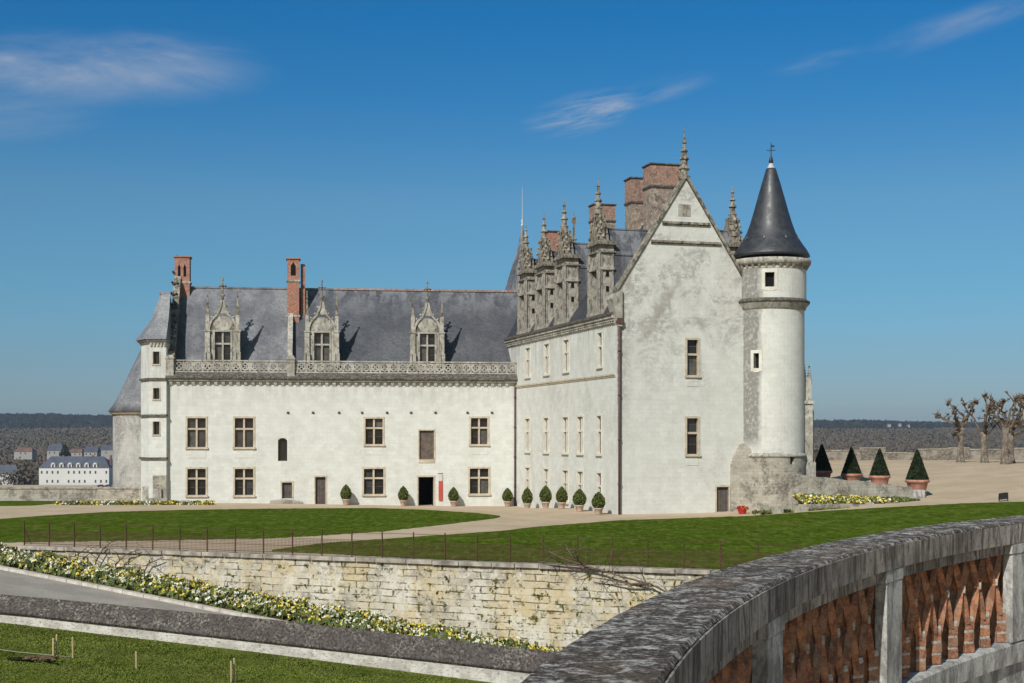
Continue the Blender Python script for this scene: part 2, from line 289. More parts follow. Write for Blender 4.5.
def lawnx(t, c, a, b):
    s = t.noise(.5, 4, .6, sc=(.35, 1.2, 1), loc=(1, 5, 0), dist=.5)
    c = t.mix(t.rng(s, .46, .56, 0, .6), c, (.048, .082, .004))
    f = t.noise(2.6, 5, .75, sc=(1, .28, 1)); c = t.mix(t.rng(f, .50, .60, 0, .75), c, (.14, .165, .035))
    w_ = t.noise(1.9, 5, .75, sc=(1, .3, 1), loc=(9, 2, 0)); c = t.mix(t.rng(w_, .50, .60, 0, .65), c, (.026, .048, .002))
    g = t.noise(7, 3, .7, sc=(1, .3, 1), loc=(3, 2, 0)); c = t.mix(t.rng(g, .5, .62, 0, .4), c, (.09, .12, .02))
    return c
M['lawn'] = ground('mown_lawn', (.066, .106, .008), (.090, .130, .013), .22, 5, .03, lawnx)
M['lawn_low'] = ground('rough_garden_lawn', (.115, .140, .022), (.165, .170, .045), .45, 3, .05, lawnx)
M['valley'] = ground('valley_fields', (.10, .082, .052), (.125, .10, .066), .006, .05, 1)
M['soil'] = ground('bare_soil', (.115, .075, .045), (.16, .11, .07), 2, 12, .03)
M['kerb'] = plain('pale_kerb_stone', (.52, .48, .42), .95, .1, .25, 3)
M['rust'] = plain('rusty_iron', (.085, .044, .030), .9, .1, .4, 8)
M['pipe'] = plain('brown_rain_pipe', (.10, .055, .045), .6, .4, .2, 4)
M['glass'] = plain('dark_window_glass', (.022, .019, .018), .18, .5, .5, .6)
M['glass_curtain'] = plain('window_glass_with_blind', (.10, .092, .078), .3, .5, .5, 1.5)
M['glass_grey'] = plain('grey_window_glass', (.045, .047, .050), .12, .6, .5, 1.0)
M['black'] = plain('dark_interior', (.012, .010, .010), .9, .1, .2, 1)
M['wood_old'] = plain('weathered_oak_boards', (.135, .105, .085), .8, .25, .35, 3)
M['wood_grey'] = plain('grey_oak_door', (.095, .08, .07), .8, .25, .3, 3)
M['stake'] = plain('pale_wooden_stake', (.50, .38, .22), .85, .2, .15, 8)
M['banner'] = plain('red_banner_cloth', (.50, .075, .055), .8, .2, .12, 2)
M['banner_top'] = plain('grey_banner_head', (.55, .53, .50), .8, .2, .1, 2)
M['terracotta'] = plain('terracotta_planter', (.42, .205, .15), .85, .25, .3, 2.5)
M['pale_pot'] = plain('pale_clay_pot', (.50, .38, .30), .85, .25, .25, 5)
M['redpot'] = plain('red_flower', (.62, .05, .03), .7, .3, .3, 14)
M['metal_black'] = plain('black_metal_housing', (.02, .02, .02), .5, .5, .2, 5)
M['leaf_dark'] = plain('yew_foliage', (.016, .027, .008), .7, .3, .5, 3)
M['leaf_core'] = plain('dark_twig_core', (.014, .022, .008), .9, .1, .3, 3)  # darker solid core inside the leaf shell
M['leaf_box'] = plain('box_foliage', (.095, .115, .022), .65, .35, .45, 4)
M['leaf_bed'] = plain('bed_leaf_green', (.13, .155, .035), .65, .35, .5, 3)
M['leaf_blue'] = plain('tulip_leaf', (.11, .14, .045), .65, .35, .4, 3)
M['fl_yellow'] = plain('yellow_petal', (.72, .58, .10), .7, .2, .12, 5)
M['fl_white'] = plain('white_petal', (.74, .72, .60), .7, .2, .08, 5)
M['bark'] = None
t = NT('plane_tree_bark', .9, .2); a = t.noise(2.5, 6, .7, sc=(1, 1, .6)); b = t.noise(9, 4, .7)
c = t.mix(t.rng(a, .42, .56), (.13, .105, .08), (.27, .23, .185)); c = t.mix(t.rng(b, .50, .60, 0, .7), c, (.08, .06, .045)); t.col(c); t.bump(a, .6, .04); M['bark'] = t.m
t = NT('dark_branch_bark', .9, .2); a = t.noise(3, 6, .7); c = t.mix(t.rng(a, .42, .58), (.075, .055, .042), (.17, .135, .085)); t.col(c); M['branch'] = t.m
M['twig'] = plain('reddish_young_twigs', (.13, .075, .05), .9, .2, .35, 3)
M['vine'] = plain('bare_vine_stem', (.14, .10, .075), .9, .2, .3, 4)
def wood(name, c1, c2, c3):
    t = NT(name, .95, .05); a = t.noise(.006, 5, .65, sc=(1, .3, 1)); b = t.noise(.03, 5, .7, loc=(5, 5, 5))
    c = t.mix(t.rng(a, .44, .56), c1, c2); c = t.mix(t.rng(b, .47, .6, 0, .7), c, c3); t.col(c)
    g = t.n('ShaderNodeNewGeometry'); v = t.n('ShaderNodeVectorMath', operation='SCALE'); t.t.links.new(g.outputs['Normal'], v.inputs[0]); v.inputs['Scale'].default_value = .10
    w_ = t.n('ShaderNodeVectorMath', operation='ADD'); t.t.links.new(v.outputs[0], w_.inputs[0]); w_.inputs[1].default_value = (0, -.55, .8)
    z_ = t.n('ShaderNodeVectorMath', operation='NORMALIZE'); t.t.links.new(w_.outputs[0], z_.inputs[0]); t.t.links.new(z_.outputs[0], t.b.inputs['Normal']); t.b.inputs['Specular IOR Level'].default_value = 0
    return t.m
M['wood_brown'] = wood('bare_brown_woodland', (.118, .090, .060), (.098, .080, .050), (.135, .104, .074))
M['wood_dark'] = wood('dark_hill_forest', (.026, .030, .026), (.040, .038, .030), (.018, .022, .018))
M['wood_green'] = wood('budding_willows', (.13, .12, .045), (.10, .095, .038), (.15, .135, .055))
M['render_dull'] = plain('dull_rendered_wall', (.33, .31, .29), .9, .2, .12, .05)
M['render_white'] = plain('white_rendered_wall', (.56, .56, .54), .9, .2, .05, .05)
M['town_slate'] = plain('town_slate_roof', (.075, .082, .11), .6, .4, .2, .2)
M['town_tile'] = plain('town_tile_roof', (.17, .10, .08), .8, .2, .2, .2)
M['town_pane'] = plain('town_window', (.04, .045, .055), .4, .5, .2, .1)
M['car_paint'] = plain('dark_car_paint', (.03, .035, .05), .3, .5, .1, 1)
M['tyre'] = plain('tyre_rubber', (.02, .02, .02), .9, .2, .1, 1)

# ------------------------------------------------------------ mesh helpers
class MB:
    def __init__(s): s.v = []; s.f = []; s.m = []; s.mi = 0; s.sm = []
    def add(s, vs, fs, smooth=False):
        o = len(s.v); s.v += [tuple(p) for p in vs]
        for f in fs: s.f.append(tuple(i+o for i in f)); s.m.append(s.mi); s.sm.append(smooth)
        return s
    def box(s, x0, x1, y0, y1, z0, z1):
        return s.add([(x, y, z) for z in (z0, z1) for y in (y0, y1) for x in (x0, x1)],
                     [(0, 2, 3, 1), (4, 5, 7, 6), (0, 1, 5, 4), (2, 6, 7, 3), (0, 4, 6, 2), (1, 3, 7, 5)])
    def quad(s, a, b, c, d): return s.add([a, b, c, d], [(0, 1, 2, 3)])
    def prism(s, pts, y0, y1):                        # outline in x-z extruded along y
        n = len(pts); vs = [(x, y0, z) for x, z in pts] + [(x, y1, z) for x, z in pts]
        return s.add(vs, [tuple(range(n)), tuple(range(2*n-1, n-1, -1))] + [(i, i+n, (i+1) % n+n, (i+1) % n) for i in range(n)])
    def slab(s, pts, z0, z1):                         # outline in x-y extruded in z
        n = len(pts); vs = [(x, y, z0) for x, y in pts] + [(x, y, z1) for x, y in pts]
        return s.add(vs, [tuple(range(n-1, -1, -1)), tuple(range(n, 2*n))] + [(i, (i+1) % n, (i+1) % n+n, i+n) for i in range(n)])
    def lathe(s, prof, cx=0, cy=0, n=16, smooth=True, a0=0.0, sq=1.0):
        vs = []; fs = []
        for r, z in prof:
            for k in range(n):
                a = a0+2*math.pi*k/n; vs.append((cx+r*math.cos(a), cy+r*math.sin(a)*sq, z))
        for i in range(len(prof)-1):
            for k in range(n):
                k2 = (k+1) % n; fs.append((i*n+k, i*n+k2, (i+1)*n+k2, (i+1)*n+k))
        fs.append(tuple(range(n-1, -1, -1))); fs.append(tuple(range((len(prof)-1)*n, len(prof)*n)))
        return s.add(vs, fs, smooth)
    def tube(s, pts, rad, n=6):
        rad = [rad]*len(pts) if isinstance(rad, (int, float)) else rad
        vs = []; fs = []
        for i, p in enumerate(pts):
            p = Vector(p); d = (Vector(pts[min(i+1, len(pts)-1)]) - Vector(pts[max(i-1, 0)])).normalized()
            a = d.orthogonal().normalized() if abs(d.z) < .9 else d.cross(Vector((0, 1, 0))).normalized(); b = d.cross(a)
            for k in range(n):
                t = 2*math.pi*k/n; vs.append(p + (a*math.cos(t)+b*math.sin(t))*rad[i])
        for i in range(len(pts)-1):
            for k in range(n): fs.append((i*n+k, i*n+(k+1) % n, (i+1)*n+(k+1) % n, (i+1)*n+k))
        fs += [tuple(range(n-1, -1, -1)), tuple(range((len(pts)-1)*n, len(pts)*n))]
        return s.add(vs, fs, True)
    def blob(s, p, r, sz=1.0):
        p = Vector(p); x = r; z = r*sz
        vs = [p+Vector(q) for q in ((x, 0, 0), (0, x, 0), (-x, 0, 0), (0, -x, 0), (0, 0, z), (0, 0, -z))]
        return s.add(vs, [(0, 1, 4), (1, 2, 4), (2, 3, 4), (3, 0, 4), (1, 0, 5), (2, 1, 5), (3, 2, 5), (0, 3, 5)])
    def build(s, name, mats, parent=None, loc=None, rz=0.0, fix=True, bevel=0):
        me = bpy.data.meshes.new(name); me.from_pydata(s.v, [], s.f)
        for m in (mats if isinstance(mats, (list, tuple)) else [mats]): me.materials.append(m if not isinstance(m, str) else M[m])
        me.polygons.foreach_set('material_index', s.m); me.polygons.foreach_set('use_smooth', s.sm)
        if fix:
            bm = bmesh.new(); bm.from_mesh(me); bmesh.ops.recalc_face_normals(bm, faces=bm.faces)
            bm.to_mesh(me); bm.free()
        me.update()
        o = bpy.data.objects.new(name, me); COL.objects.link(o)
        if loc: o.location = loc
        o.rotation_euler.z = rz
        if parent: o.parent = parent
        if bevel:
            bv = o.modifiers.new('bevel', 'BEVEL'); bv.width = bevel; bv.segments = 2; bv.limit_method = 'ANGLE'
        return o
def tag(o, label=None, cat=None, group=None, kind=None):
    if label: o['label'] = label
    if cat: o['category'] = cat
    if group: o['group'] = group
    if kind: o['kind'] = kind
    return o
def thing(name, label, cat, loc=(0, 0, 0), rz=0.0, group=None):
    o = bpy.data.objects.new(name, None); COL.objects.link(o); o.location = loc; o.rotation_euler.z = rz; o.empty_display_size = .5
    return tag(o, label, cat, group)
def struct(o): o['kind'] = 'structure'; return o
def copy_tree(o, parent=None):
    c = o.copy(); COL.objects.link(c)
    if parent: c.parent = parent
    for ch in o.children: copy_tree(ch, c)
    return c
def fast(name, V, Q, mats, mi=None, parent=None, loc=None, smooth=False):
    V = np.asarray(V, dtype=np.float32); Q = np.asarray(Q, dtype=np.int32); n = Q.shape[1]
    me = bpy.data.meshes.new(name); me.vertices.add(len(V)); me.vertices.foreach_set('co', V.ravel())
    me.loops.add(Q.size); me.loops.foreach_set('vertex_index', Q.ravel()); me.polygons.add(len(Q))
    me.polygons.foreach_set('loop_start', np.arange(0, Q.size, n, dtype=np.int32))
    for m in (mats if isinstance(mats, (list, tuple)) else [mats]): me.materials.append(M[m])
    if mi is not None: me.polygons.foreach_set('material_index', np.asarray(mi, dtype=np.int32))
    if smooth: me.polygons.foreach_set('use_smooth', np.ones(len(Q), dtype=bool))
    me.update(calc_edges=True); me.validate()
    o = bpy.data.objects.new(name, me); COL.objects.link(o)
    if parent: o.parent = parent
    if loc: o.location = loc
    return o
def leaves(P, size, up=0.0, asp=1.0):
    """random small quads at points P; returns verts, quads"""
    n = len(P); P = np.asarray(P, float); size = np.broadcast_to(size, (n,)).astype(float)[:, None]
    a = rng.normal(size=(n, 3)); a /= np.linalg.norm(a, axis=1, keepdims=True)
    b = rng.normal(size=(n, 3)); b[:, 2] += up*3
    b -= a*(a*b).sum(1, keepdims=True); b /= np.linalg.norm(b, axis=1, keepdims=True)
    a = a*size*.5; b = b*size*.5*asp
    V = np.stack([P-a-b, P+a-b*.4, P+a*.2+b, P-a*.9+b*.5], 1).reshape(-1, 3)
    return V, np.arange(4*n).reshape(n, 4)
def px(x, D, y): return Vector(((x-512)/F*D, D, EYE-(y-HZ)/F*D))
def sstep(a, b, v): t = min(1, max(0, (v-a)/(b-a))); return t*t*(3-2*t)
# ------------------------------------------------------------ ground heights
def hgt(X, Y):
    left = -(.16+.44*sstep(-28, 0, X))*sstep(102, 113, Y)
    right = min(2.7, max(0, .065*(X-14)) + max(0, .035*(Y-96))) if X > 10 else 0
    k = sstep(9, 14, X)
    return left*(1-k)+right*k
def gpt(x, y, off=0.0):
    r = (x-512)/F; s = (y-HZ)/F; lo, hi = 20.0, 160.0
    D = 20.0
    while D < 190:
        if EYE-s*D <= hgt(r*D, D)+off: break
        D += .25
    return Vector((r*D, D, hgt(r*D, D)+off))
P1 = Vector((-23.5, 66.8, 0)); P2 = Vector((7.3, 54.6, 0)); WD = (P2-P1).normalized(); WNn = Vector((-WD.y, WD.x, 0))
def wl(a, b, z=0): q = P1+WD*a+WNn*b; return Vector((q.x, q.y, z))

# terrace ground, one sheet from the retaining wall back to the parapets
def grid(name, fn, us, vs, mat, skirt=None):
    V = [fn(u, v) for v in vs for u in us]; n = len(us)
    Q = [(j*n+i, j*n+i+1, (j+1)*n+i+1, (j+1)*n+i) for j in range(len(vs)-1) for i in range(n-1)]
    return fast(name, V, Q, mat, smooth=True)
def terr(a, b):
    q = wl(a, b); q.z = hgt(q.x, q.y); return q
o = struct(grid('gravel_terrace', terr, np.arange(-30, 170, 1.5), np.concatenate([np.arange(.0, 60, 1.5), np.arange(60, 150, 2.5)]), 'gravel'))
# valley floor and hills, one sheet to the horizon
def vz(X, D):
    r = X/max(D, 1)
    crest = (35 if r < -.15 else 35-12*sstep(-.15, .1, r)) + 3*math.sin(X*.004+1) + 2.5*math.sin(X*.011)
    return -27 + (32*sstep(1500, 2600, D) + (crest-5)*sstep(2550, 3050, D) if D > 1500 else 0)
us = np.linspace(-1, 1, 90)
V = []; ds = np.concatenate([[-300, 0, 150], np.linspace(300, 1400, 8), np.linspace(1500, 3400, 40), [4200, 6000]])
for d in ds:
    hw = 700+max(d, 0)*.75
    for u in us: V.append((u*hw, d, vz(u*hw, d)))
n = len(us); Q = [(j*n+i, j*n+i+1, (j+1)*n+i+1, (j+1)*n+i) for j in range(len(ds)-1) for i in range(n-1)]
struct(fast('valley_ground', V, Q, 'valley', smooth=True))

# lawns: strips between a far and a near outline traced on the ground
def interp(pts, x):
    xs = [p[0] for p in pts]; ys = [p[1] for p in pts]; return float(np.interp(x, xs, ys))
def lawn(name, top, bot, x0, x1, off, nx=110, ny=14, mat='lawn'):
    V = []; Q = []
    for i in range(nx+1):
        x = x0+(x1-x0)*i/nx
        a = gpt(x, interp(top, x)) if not callable(top) else top(x)
        b = gpt(x, interp(bot, x)) if not callable(bot) else bot(x)
        for j in range(ny+1):
            q = a.lerp(b, j/ny); q.z = hgt(q.x, q.y)+off
            if j in (0, ny): q.z -= off*.9
            if j in (0, ny): q.y += random.uniform(-.12, .12)
            V.append(q)
    for i in range(nx):
        for j in range(ny): Q.append((i*(ny+1)+j, i*(ny+1)+j+1, (i+1)*(ny+1)+j+1, (i+1)*(ny+1)+j))
    o = fast(name, V, Q, mat, smooth=True); o.data.flip_normals() if False else None
    return struct(o)
topA = [(-60, 522), (0, 519), (40, 516), (107, 512), (180, 510), (260, 508.8), (374, 508), (428, 510), (476, 513), (494, 515.5), (500, 516.6)]
botA = [(-60, 544), (0, 543), (160, 540.5), (260, 539), (320, 536), (385, 531.5), (441, 525.3), (480, 520.5), (494, 518.6), (500, 517.2)]
lawn('oval_lawn', topA, botA, -60, 500, .05, 160)
topB = [(272, 551), (300, 547), (320, 544), (374, 540), (428, 536), (500, 531), (535, 527), (617, 520.5), (760, 515.6), (800, 512.5), (894, 507), (964, 503.5), (1024, 501.7), (1150, 499)]
def botB(x):
    r = (x-512)/F                                     # near the wall line
    a = (P1.y*r-P1.x)/(WD.x-WD.y*r); q = P1+WD*a
    if x < 400: return gpt(x, interp([(272, 551.5), (330, 554.5), (400, 558)], x))
    return Vector((q.x, q.y, 0))+WNn*.5
lawn('front_lawn', topB, botB, 272, 1150, .05, 200, 24)
# grass strip at far left, behind the gravel drive
lawn('grass_verge', [(-80, 500.5), (60, 501)], [(-80, 507), (30, 505.8), (60, 503.5)], -80, 60, .04, 30, 4)

# ------------------------------------------------------------ terrace retaining wall, coping, iron fence
def ramp_z(X): return min(0, max(-5.2, -.75-.13*(X+23.7)))
def bedback_z(X): return min(-.02, max(-4.6, -.30-.13*(X+24.5)*.97))
wall = thing('retaining_wall', 'long pale mossy stone retaining wall holding up the lawn terrace', 'wall', wl(0, 0), 0)
def on_wall(v): return (v-wl(0, 0))
mb = MB(); A = np.arange(-.0, 46, .5)
vs = []; zs = [0, -.7, -1.5, -2.6, -4, -6.5]
for a in A:
    for z in zs:
        q = on_wall(wl(a, -.0+.02*z)); vs.append((q.x+random.uniform(-.01, .01), q.y+random.uniform(-.03, .03), z))
n = len(zs); mb.add(vs, [(i*n+j, i*n+j+1, (i+1)*n+j+1, (i+1)*n+j) for i in range(len(A)-1) for j in range(n-1)])
mb.build('wall_face', 'terrace_wall', wall, fix=True)
mb = MB(); a = 0.0
while a < 45:                                          # slabs of uneven length
    L = random.uniform(.9, 1.5); e = random.uniform(-.015, .02)
    p = [on_wall(wl(a+.012, -.14+e)), on_wall(wl(a+L-.012, -.14+e)), on_wall(wl(a+L-.012, .5)), on_wall(wl(a+.012, .5))]
    mb.slab([(q.x, q.y) for q in p], -.09+e*.5, .08+e*.4); a += L
mb.build('coping', 'terrace_coping', wall, bevel=.012)
fence = thing('iron_fence', 'low rusty iron fence with thin posts, rails and mesh along the terrace wall', 'fence', wl(0, .2, .08))
def onf(v): return v-wl(0, .2, .08)
FL = 23*1.49
wa = math.atan2(WD.y, WD.x)
for i in range(28):
    a = .12+i*1.47; q = onf(wl(a, .2, .08))
    m2 = MB(); m2.box(-.022, .022, -.022, .022, -.05, 1.10+.03*random.random()); m2.blob((0, 0, 1.13), .035)
    if i == 0: m2.tube([(0, 0, .8), (0, .5, 0)], .015, 5)
    m2.build('post', 'rust', fence, loc=q, rz=wa+random.uniform(-.02, .02)).rotation_euler.x = random.uniform(-.02, .02)
    if i < 27:
        for z in (1.06, .74, .40, .10):
            m2 = MB(); m2.tube([(0, 0, z), (.73, 0, z-.012*random.random()), (1.47, 0, z)], .012 if z > 1 else .009, 4)
            m2.build('rail', 'rust', fence, loc=q, rz=wa)
        m2 = MB()
        for k in range(1, 21): x = k*.07; m2.box(x-.006, x+.006, -.003, .003, .04, .74)
        for k in range(1, 10): z = .04+k*.07; m2.box(0, 1.47, -.003, .003, z-.005, z+.005)
        m2.build('wire_mesh', 'rust', fence, loc=q, rz=wa, fix=False)
# ramp surface, flower bank, kerb, low wall
xs = np.arange(-48, 16, 1.0)
def edge_far(X):                                      # kerb line, about 2.5 m in front of the wall
    a = (X-P1.x)/WD.x; return P1.y+WD.y*a-2.75
def low_y(X): return 50.0
V = [];
for X in xs:
    for k in range(9):
        t_ = k/8; Y = edge_far(X)*(1-t_)+low_y(X)*t_; V.append((X, Y, ramp_z(X)+.004*math.sin(X*2+k)))
Q = [(i*9+j, i*9+j+1, (i+1)*9+j+1, (i+1)*9+j) for i in range(len(xs)-1) for j in range(8)]
struct(fast('ramp_road', V, Q, 'asphalt', smooth=True))
V = []
for X in xs:
    a = (X-P1.x)/WD.x; Yw = P1.y+WD.y*a
    for k in range(6):
        t_ = k/5; V.append((X, Yw-.03-2.55*t_, bedback_z(X)*(1-t_)+(ramp_z(X)+.1)*t_+.06*math.sin(t_*3.14)+random.uniform(-.03, .03)))
Q = [(i*6+j, i*6+j+1, (i+1)*6+j+1, (i+1)*6+j) for i in range(len(xs)-1) for j in range(5)]
struct(fast('bank_soil', V, Q, 'soil', smooth=True))
mb = MB(); X = -46.0
while X < 12:
    L = random.uniform(.7, 1.3)
    def kz(X): return ramp_z(X)
    x0, x1 = X+.01, X+L-.01; y0, y1 = edge_far(x0), edge_far(x1); z0, z1 = kz(x0), kz(x1)
    mb.add([(x0, y0-.1, z0-.1), (x1, y1-.1, z1-.1), (x1, y1+.2, z1-.1), (x0, y0+.2, z0-.1), (x0, y0-.1, z0+.13), (x1, y1-.1, z1+.13), (x1, y1+.2, z1+.15), (x0, y0+.2, z0+.15)],
           [(3, 2, 1, 0), (4, 5, 6, 7), (0, 1, 5, 4), (1, 2, 6, 5), (2, 3, 7, 6), (3, 0, 4, 7)]); X += L
struct(mb.build('ramp_kerb', 'kerb'))
# flowers on the bank (leaves, tulips, daffodils): one mass nobody could count
P = []; n = 12000
u = rng.uniform(-25.5, 11, n); t_ = rng.uniform(0.0, 1, n)
clump = np.sin(u*1.7)*.5+np.sin(u*4.1+2)*.5+np.sin(t_*9+u*2)*.4
pl = []
for X, t1, c1 in zip(u, t_, clump):
    a = (X-P1.x)/WD.x; Yw = P1.y+WD.y*a
    z = bedback_z(X)*(1-t1)+(ramp_z(X)+.1)*t1
    h = rng.uniform(.05, .34)*(1+.25*c1)
    pl.append((X, Yw-.05-2.4*t1, z+h))
pl = np.array(pl); kind = rng.integers(0, 2, n)
V1, Q1 = leaves(pl, rng.uniform(.10, .2, n), .6, 1.8)
nf = 5200; idx = rng.integers(0, n, nf)
patch = np.sin(pl[idx, 0]*1.15)*.5+np.sin(pl[idx, 0]*2.9+pl[idx, 1]*3)*.6+rng.normal(0, .8, nf)
keep = rng.random(nf) < .82
fp = pl[idx].copy(); fp[:, 2] += rng.uniform(.04, .16, nf); fp = fp[keep]; fk = (patch[keep] > .1).astype(int)
V2, Q2 = leaves(fp, rng.uniform(.09, .17, len(fp)), 0, 1); V3, Q3 = leaves(fp+[0, 0, .01], rng.uniform(.08, .15, len(fp)), 0, 1)
V = np.vstack([V1, V2, V3]); Q = np.vstack([Q1, Q2+len(V1), Q3+len(V1)+len(V2)])
mi = np.concatenate([kind, 2+fk, 2+fk])
o = fast('flower_bank', V, Q, ['leaf_bed', 'leaf_blue', 'fl_white', 'fl_yellow'], mi)
tag(o, 'sloping bank of white and yellow spring flowers below the retaining wall', 'flowers', kind='stuff')
# low wall with sloped dark cap
lw = thing('low_wall', 'low white wall with dark lichen covered sloping cap beside the ramp', 'wall', (-18, 50, 0))
def lt(X): return float(np.interp(X, [-45, -18.3, -9.1, -.54, 10], [2.0, -.34, -1.2, -2.16, -3.35]))
def lm(X): return float(np.interp(X, [-45, -18.1, -9.1, -.54, 10], [1.4, -.84, -1.86, -2.82, -4.05]))
def lb(X): return float(np.interp(X, [-45, -18.1, -9.1, -.54, 10], [.9, -1.28, -2.32, -3.43, -4.8]))
cap = MB(); body = MB(); X = -44.0
while X < 9:
    L = random.uniform(1.6, 3.4); x0, x1 = X+.003, X+L-.003; e = random.uniform(-.012, .012)
    def pt(x, y, z): return (x+18, y-50, z)
    cap.add([pt(x0, 50, lt(x0)+e), pt(x1, 50, lt(x1)+e), pt(x1, 49.36, lm(x1)+e), pt(x0, 49.36, lm(x0)+e), pt(x0, 50.5, lt(x0)-.15), pt(x1, 50.5, lt(x1)-.15), pt(x1, 49.36, lm(x1)-.05), pt(x0, 49.36, lm(x0)-.05), pt(x0, 50.5, lt(x0)-2), pt(x1, 50.5, lt(x1)-2)],
            [(3, 2, 1, 0), (0, 1, 5, 4), (7, 6, 2, 3), (4, 5, 9, 8), (8, 9, 6, 7), (0, 4, 8, 7, 3), (1, 2, 6, 9, 5)])
    body.add([pt(X, 49.44, lm(X)-.05), pt(X+L, 49.44, lm(X+L)-.05), pt(X+L, 49.42, lb(X+L)-1.0), pt(X, 49.42, lb(X)-1.0), pt(X, 50.4, lm(X)-.05), pt(X+L, 50.4, lm(X+L)-.05), pt(X+L, 50.4, lb(X+L)-1), pt(X, 50.4, lb(X)-1)],
             [(3, 2, 1, 0), (4, 5, 6, 7), (0, 1, 5, 4), (2, 3, 7, 6)])
    X += L
cap.build('cap', 'lowcap', lw); body.build('wall_face', 'lowwall', lw)
# lower garden lawn
V = []; xs2 = np.arange(-60, 16, 1.2); ys2 = np.arange(8, 50, 1.2)
def gz(X, Y): return lb(max(-45, min(10, X)))*1.0 + (-.02)*(49.4-Y) + .05*math.sin(X*.7+Y*.5)*min(1, (49.4-Y)*.3)
for X in xs2:
    for Y in list(ys2)+[49.5]: V.append((X, Y, gz(X, Y)))
ny = len(ys2)+1; Q = [(i*ny+j, (i+1)*ny+j, (i+1)*ny+j+1, i*ny+j+1) for i in range(len(xs2)-1) for j in range(ny-1)]
struct(fast('garden_lawn', V, Q, 'lawn_low', smooth=True))
n = 90000; gx = rng.uniform(-22, 5, n); gy = rng.uniform(36, 49.3, n)
cl_ = np.sin(gx*1.3+gy)*.5+np.sin(gx*3.7-gy*2.1)*.5
P = np.array([(a, b, gz(a, b)+.02) for a, b in zip(gx, gy)])
Vg, Qg = leaves(P, rng.uniform(.03, .06, n)*(1+.25*cl_), 1.2, .9)
t = plain('grass_blade', (.140, .165, .034), .9, .05, .35, .5); M['blade'] = t
tag(fast('grass_tufts', Vg, Qg, 'blade'), 'short uneven grass of the lower garden', 'grass', kind='stuff')
# the dug hole, stakes with string
hole = px(14, 41, 661); hole.z = gz(hole.x, hole.y)
for _ in range(30):
    D = hole.y; z = gz((16-512)/F*D, D); yp = HZ+(EYE-z)/D*F
    hole.y += (yp-660)*.05
hole.x = (16-512)/F*hole.y; hole.z = gz(hole.x, hole.y)
root = thing('dug_hole', 'small dark hole dug in the lower grass with reddish soil beside it', 'hole', hole)
mb = MB(); mb.lathe([(.02, .02), (.25, .035), (.36, .06), (.42, .03)], n=14, sq=.6); mb.build('pit', 'black', root, fix=False)
mb = MB()
for k in range(60):
    a = random.uniform(-.5, .9); mb.blob((.3+random.random()*1.0, random.uniform(-.35, .35), .04+random.random()*.05), random.uniform(.04, .11), .6)
mb.build('soil_heap', 'soil', root, fix=False)
def gl(x, y):                                          # a point on the lower lawn from a sight line
    D = 30.0
    while D < 49.4 and EYE-(y-HZ)/F*D > gz((x-512)/F*D, D): D += .05
    return Vector(((x-512)/F*D, D, gz((x-512)/F*D, D)))
for (x, y0, y1, lab) in ((53, 657.5, 638, 'pale wooden stake, left of the close pair beside the hole'), (57, 657, 634.5, 'pale wooden stake, taller right one of the close pair beside the hole'),
                         (73, 659, 637, 'pale wooden stake holding the right end of the string'), (136, 669, 651.5, 'short wooden stake standing alone in the lower lawn'),
                         (231, 683, 661, 'wooden stake, lower left one of the pair nearest the low wall'), (234.5, 682.5, 658, 'wooden stake, taller right one of the pair nearest the low wall')):
    b = gl(x, y0); h = (y0-y1)/F*b.y
    m2 = MB(); m2.box(-.022, .022, -.022, .022, -.15, h-.03); m2.add([(-.022, -.022, h-.03), (.022, -.022, h-.03), (.022, .022, h-.03), (-.022, .022, h-.03), (0, 0, h+.01)], [(0, 1, 4), (1, 2, 4), (2, 3, 4), (3, 0, 4)])
    o = m2.build('wooden_stake', 'stake', loc=b, rz=random.random()); o.rotation_euler.x = random.uniform(-.04, .04); tag(o, lab, 'stake', 'stakes in the lower lawn')
a = gl(-20, 649); b = gl(53, 657); c = gl(73, 658.5)
m2 = MB(); m2.tube([a+Vector((0, 0, .06)), (a+b)/2+Vector((0, 0, .03)), b+Vector((0, 0, .05)), c+Vector((0, 0, .04))], .012, 4)
tag(m2.build('garden_string', 'mortar'), 'pale string stretched between the stakes on the grass', 'string')

# ------------------------------------------------------------ openings, walls, windows
def wall_holes(mb, x0, x1, z0, z1, holes, depth=.38, y=0.0, jagged=None):
    xs = sorted({x0, x1} | {h[0] for h in holes} | {h[1] for h in holes}); zs = sorted({z0, z1} | {h[2] for h in holes} | {h[3] for h in holes})
    for i in range(len(xs)-1):
        for j in range(len(zs)-1):
            cx, cz = (xs[i]+xs[i+1])/2, (zs[j]+zs[j+1])/2
            if any(h[0] < cx < h[1] and h[2] < cz < h[3] for h in holes): continue
            mb.quad((xs[i], y, zs[j]), (xs[i+1], y, zs[j]), (xs[i+1], y, zs[j+1]), (xs[i], y, zs[j+1]))
    for a, b, c, d in [h[:4] for h in holes]:
        mb.quad((a, y, c), (a, y+depth, c), (a, y+depth, d), (a, y, d)); mb.quad((b, y, c), (b, y, d), (b, y+depth, d), (b, y+depth, c))
        mb.quad((a, y, d), (a, y+depth, d), (b, y+depth, d), (b, y, d)); mb.quad((a, y, c), (b, y, c), (b, y+depth, c), (a, y+depth, c))
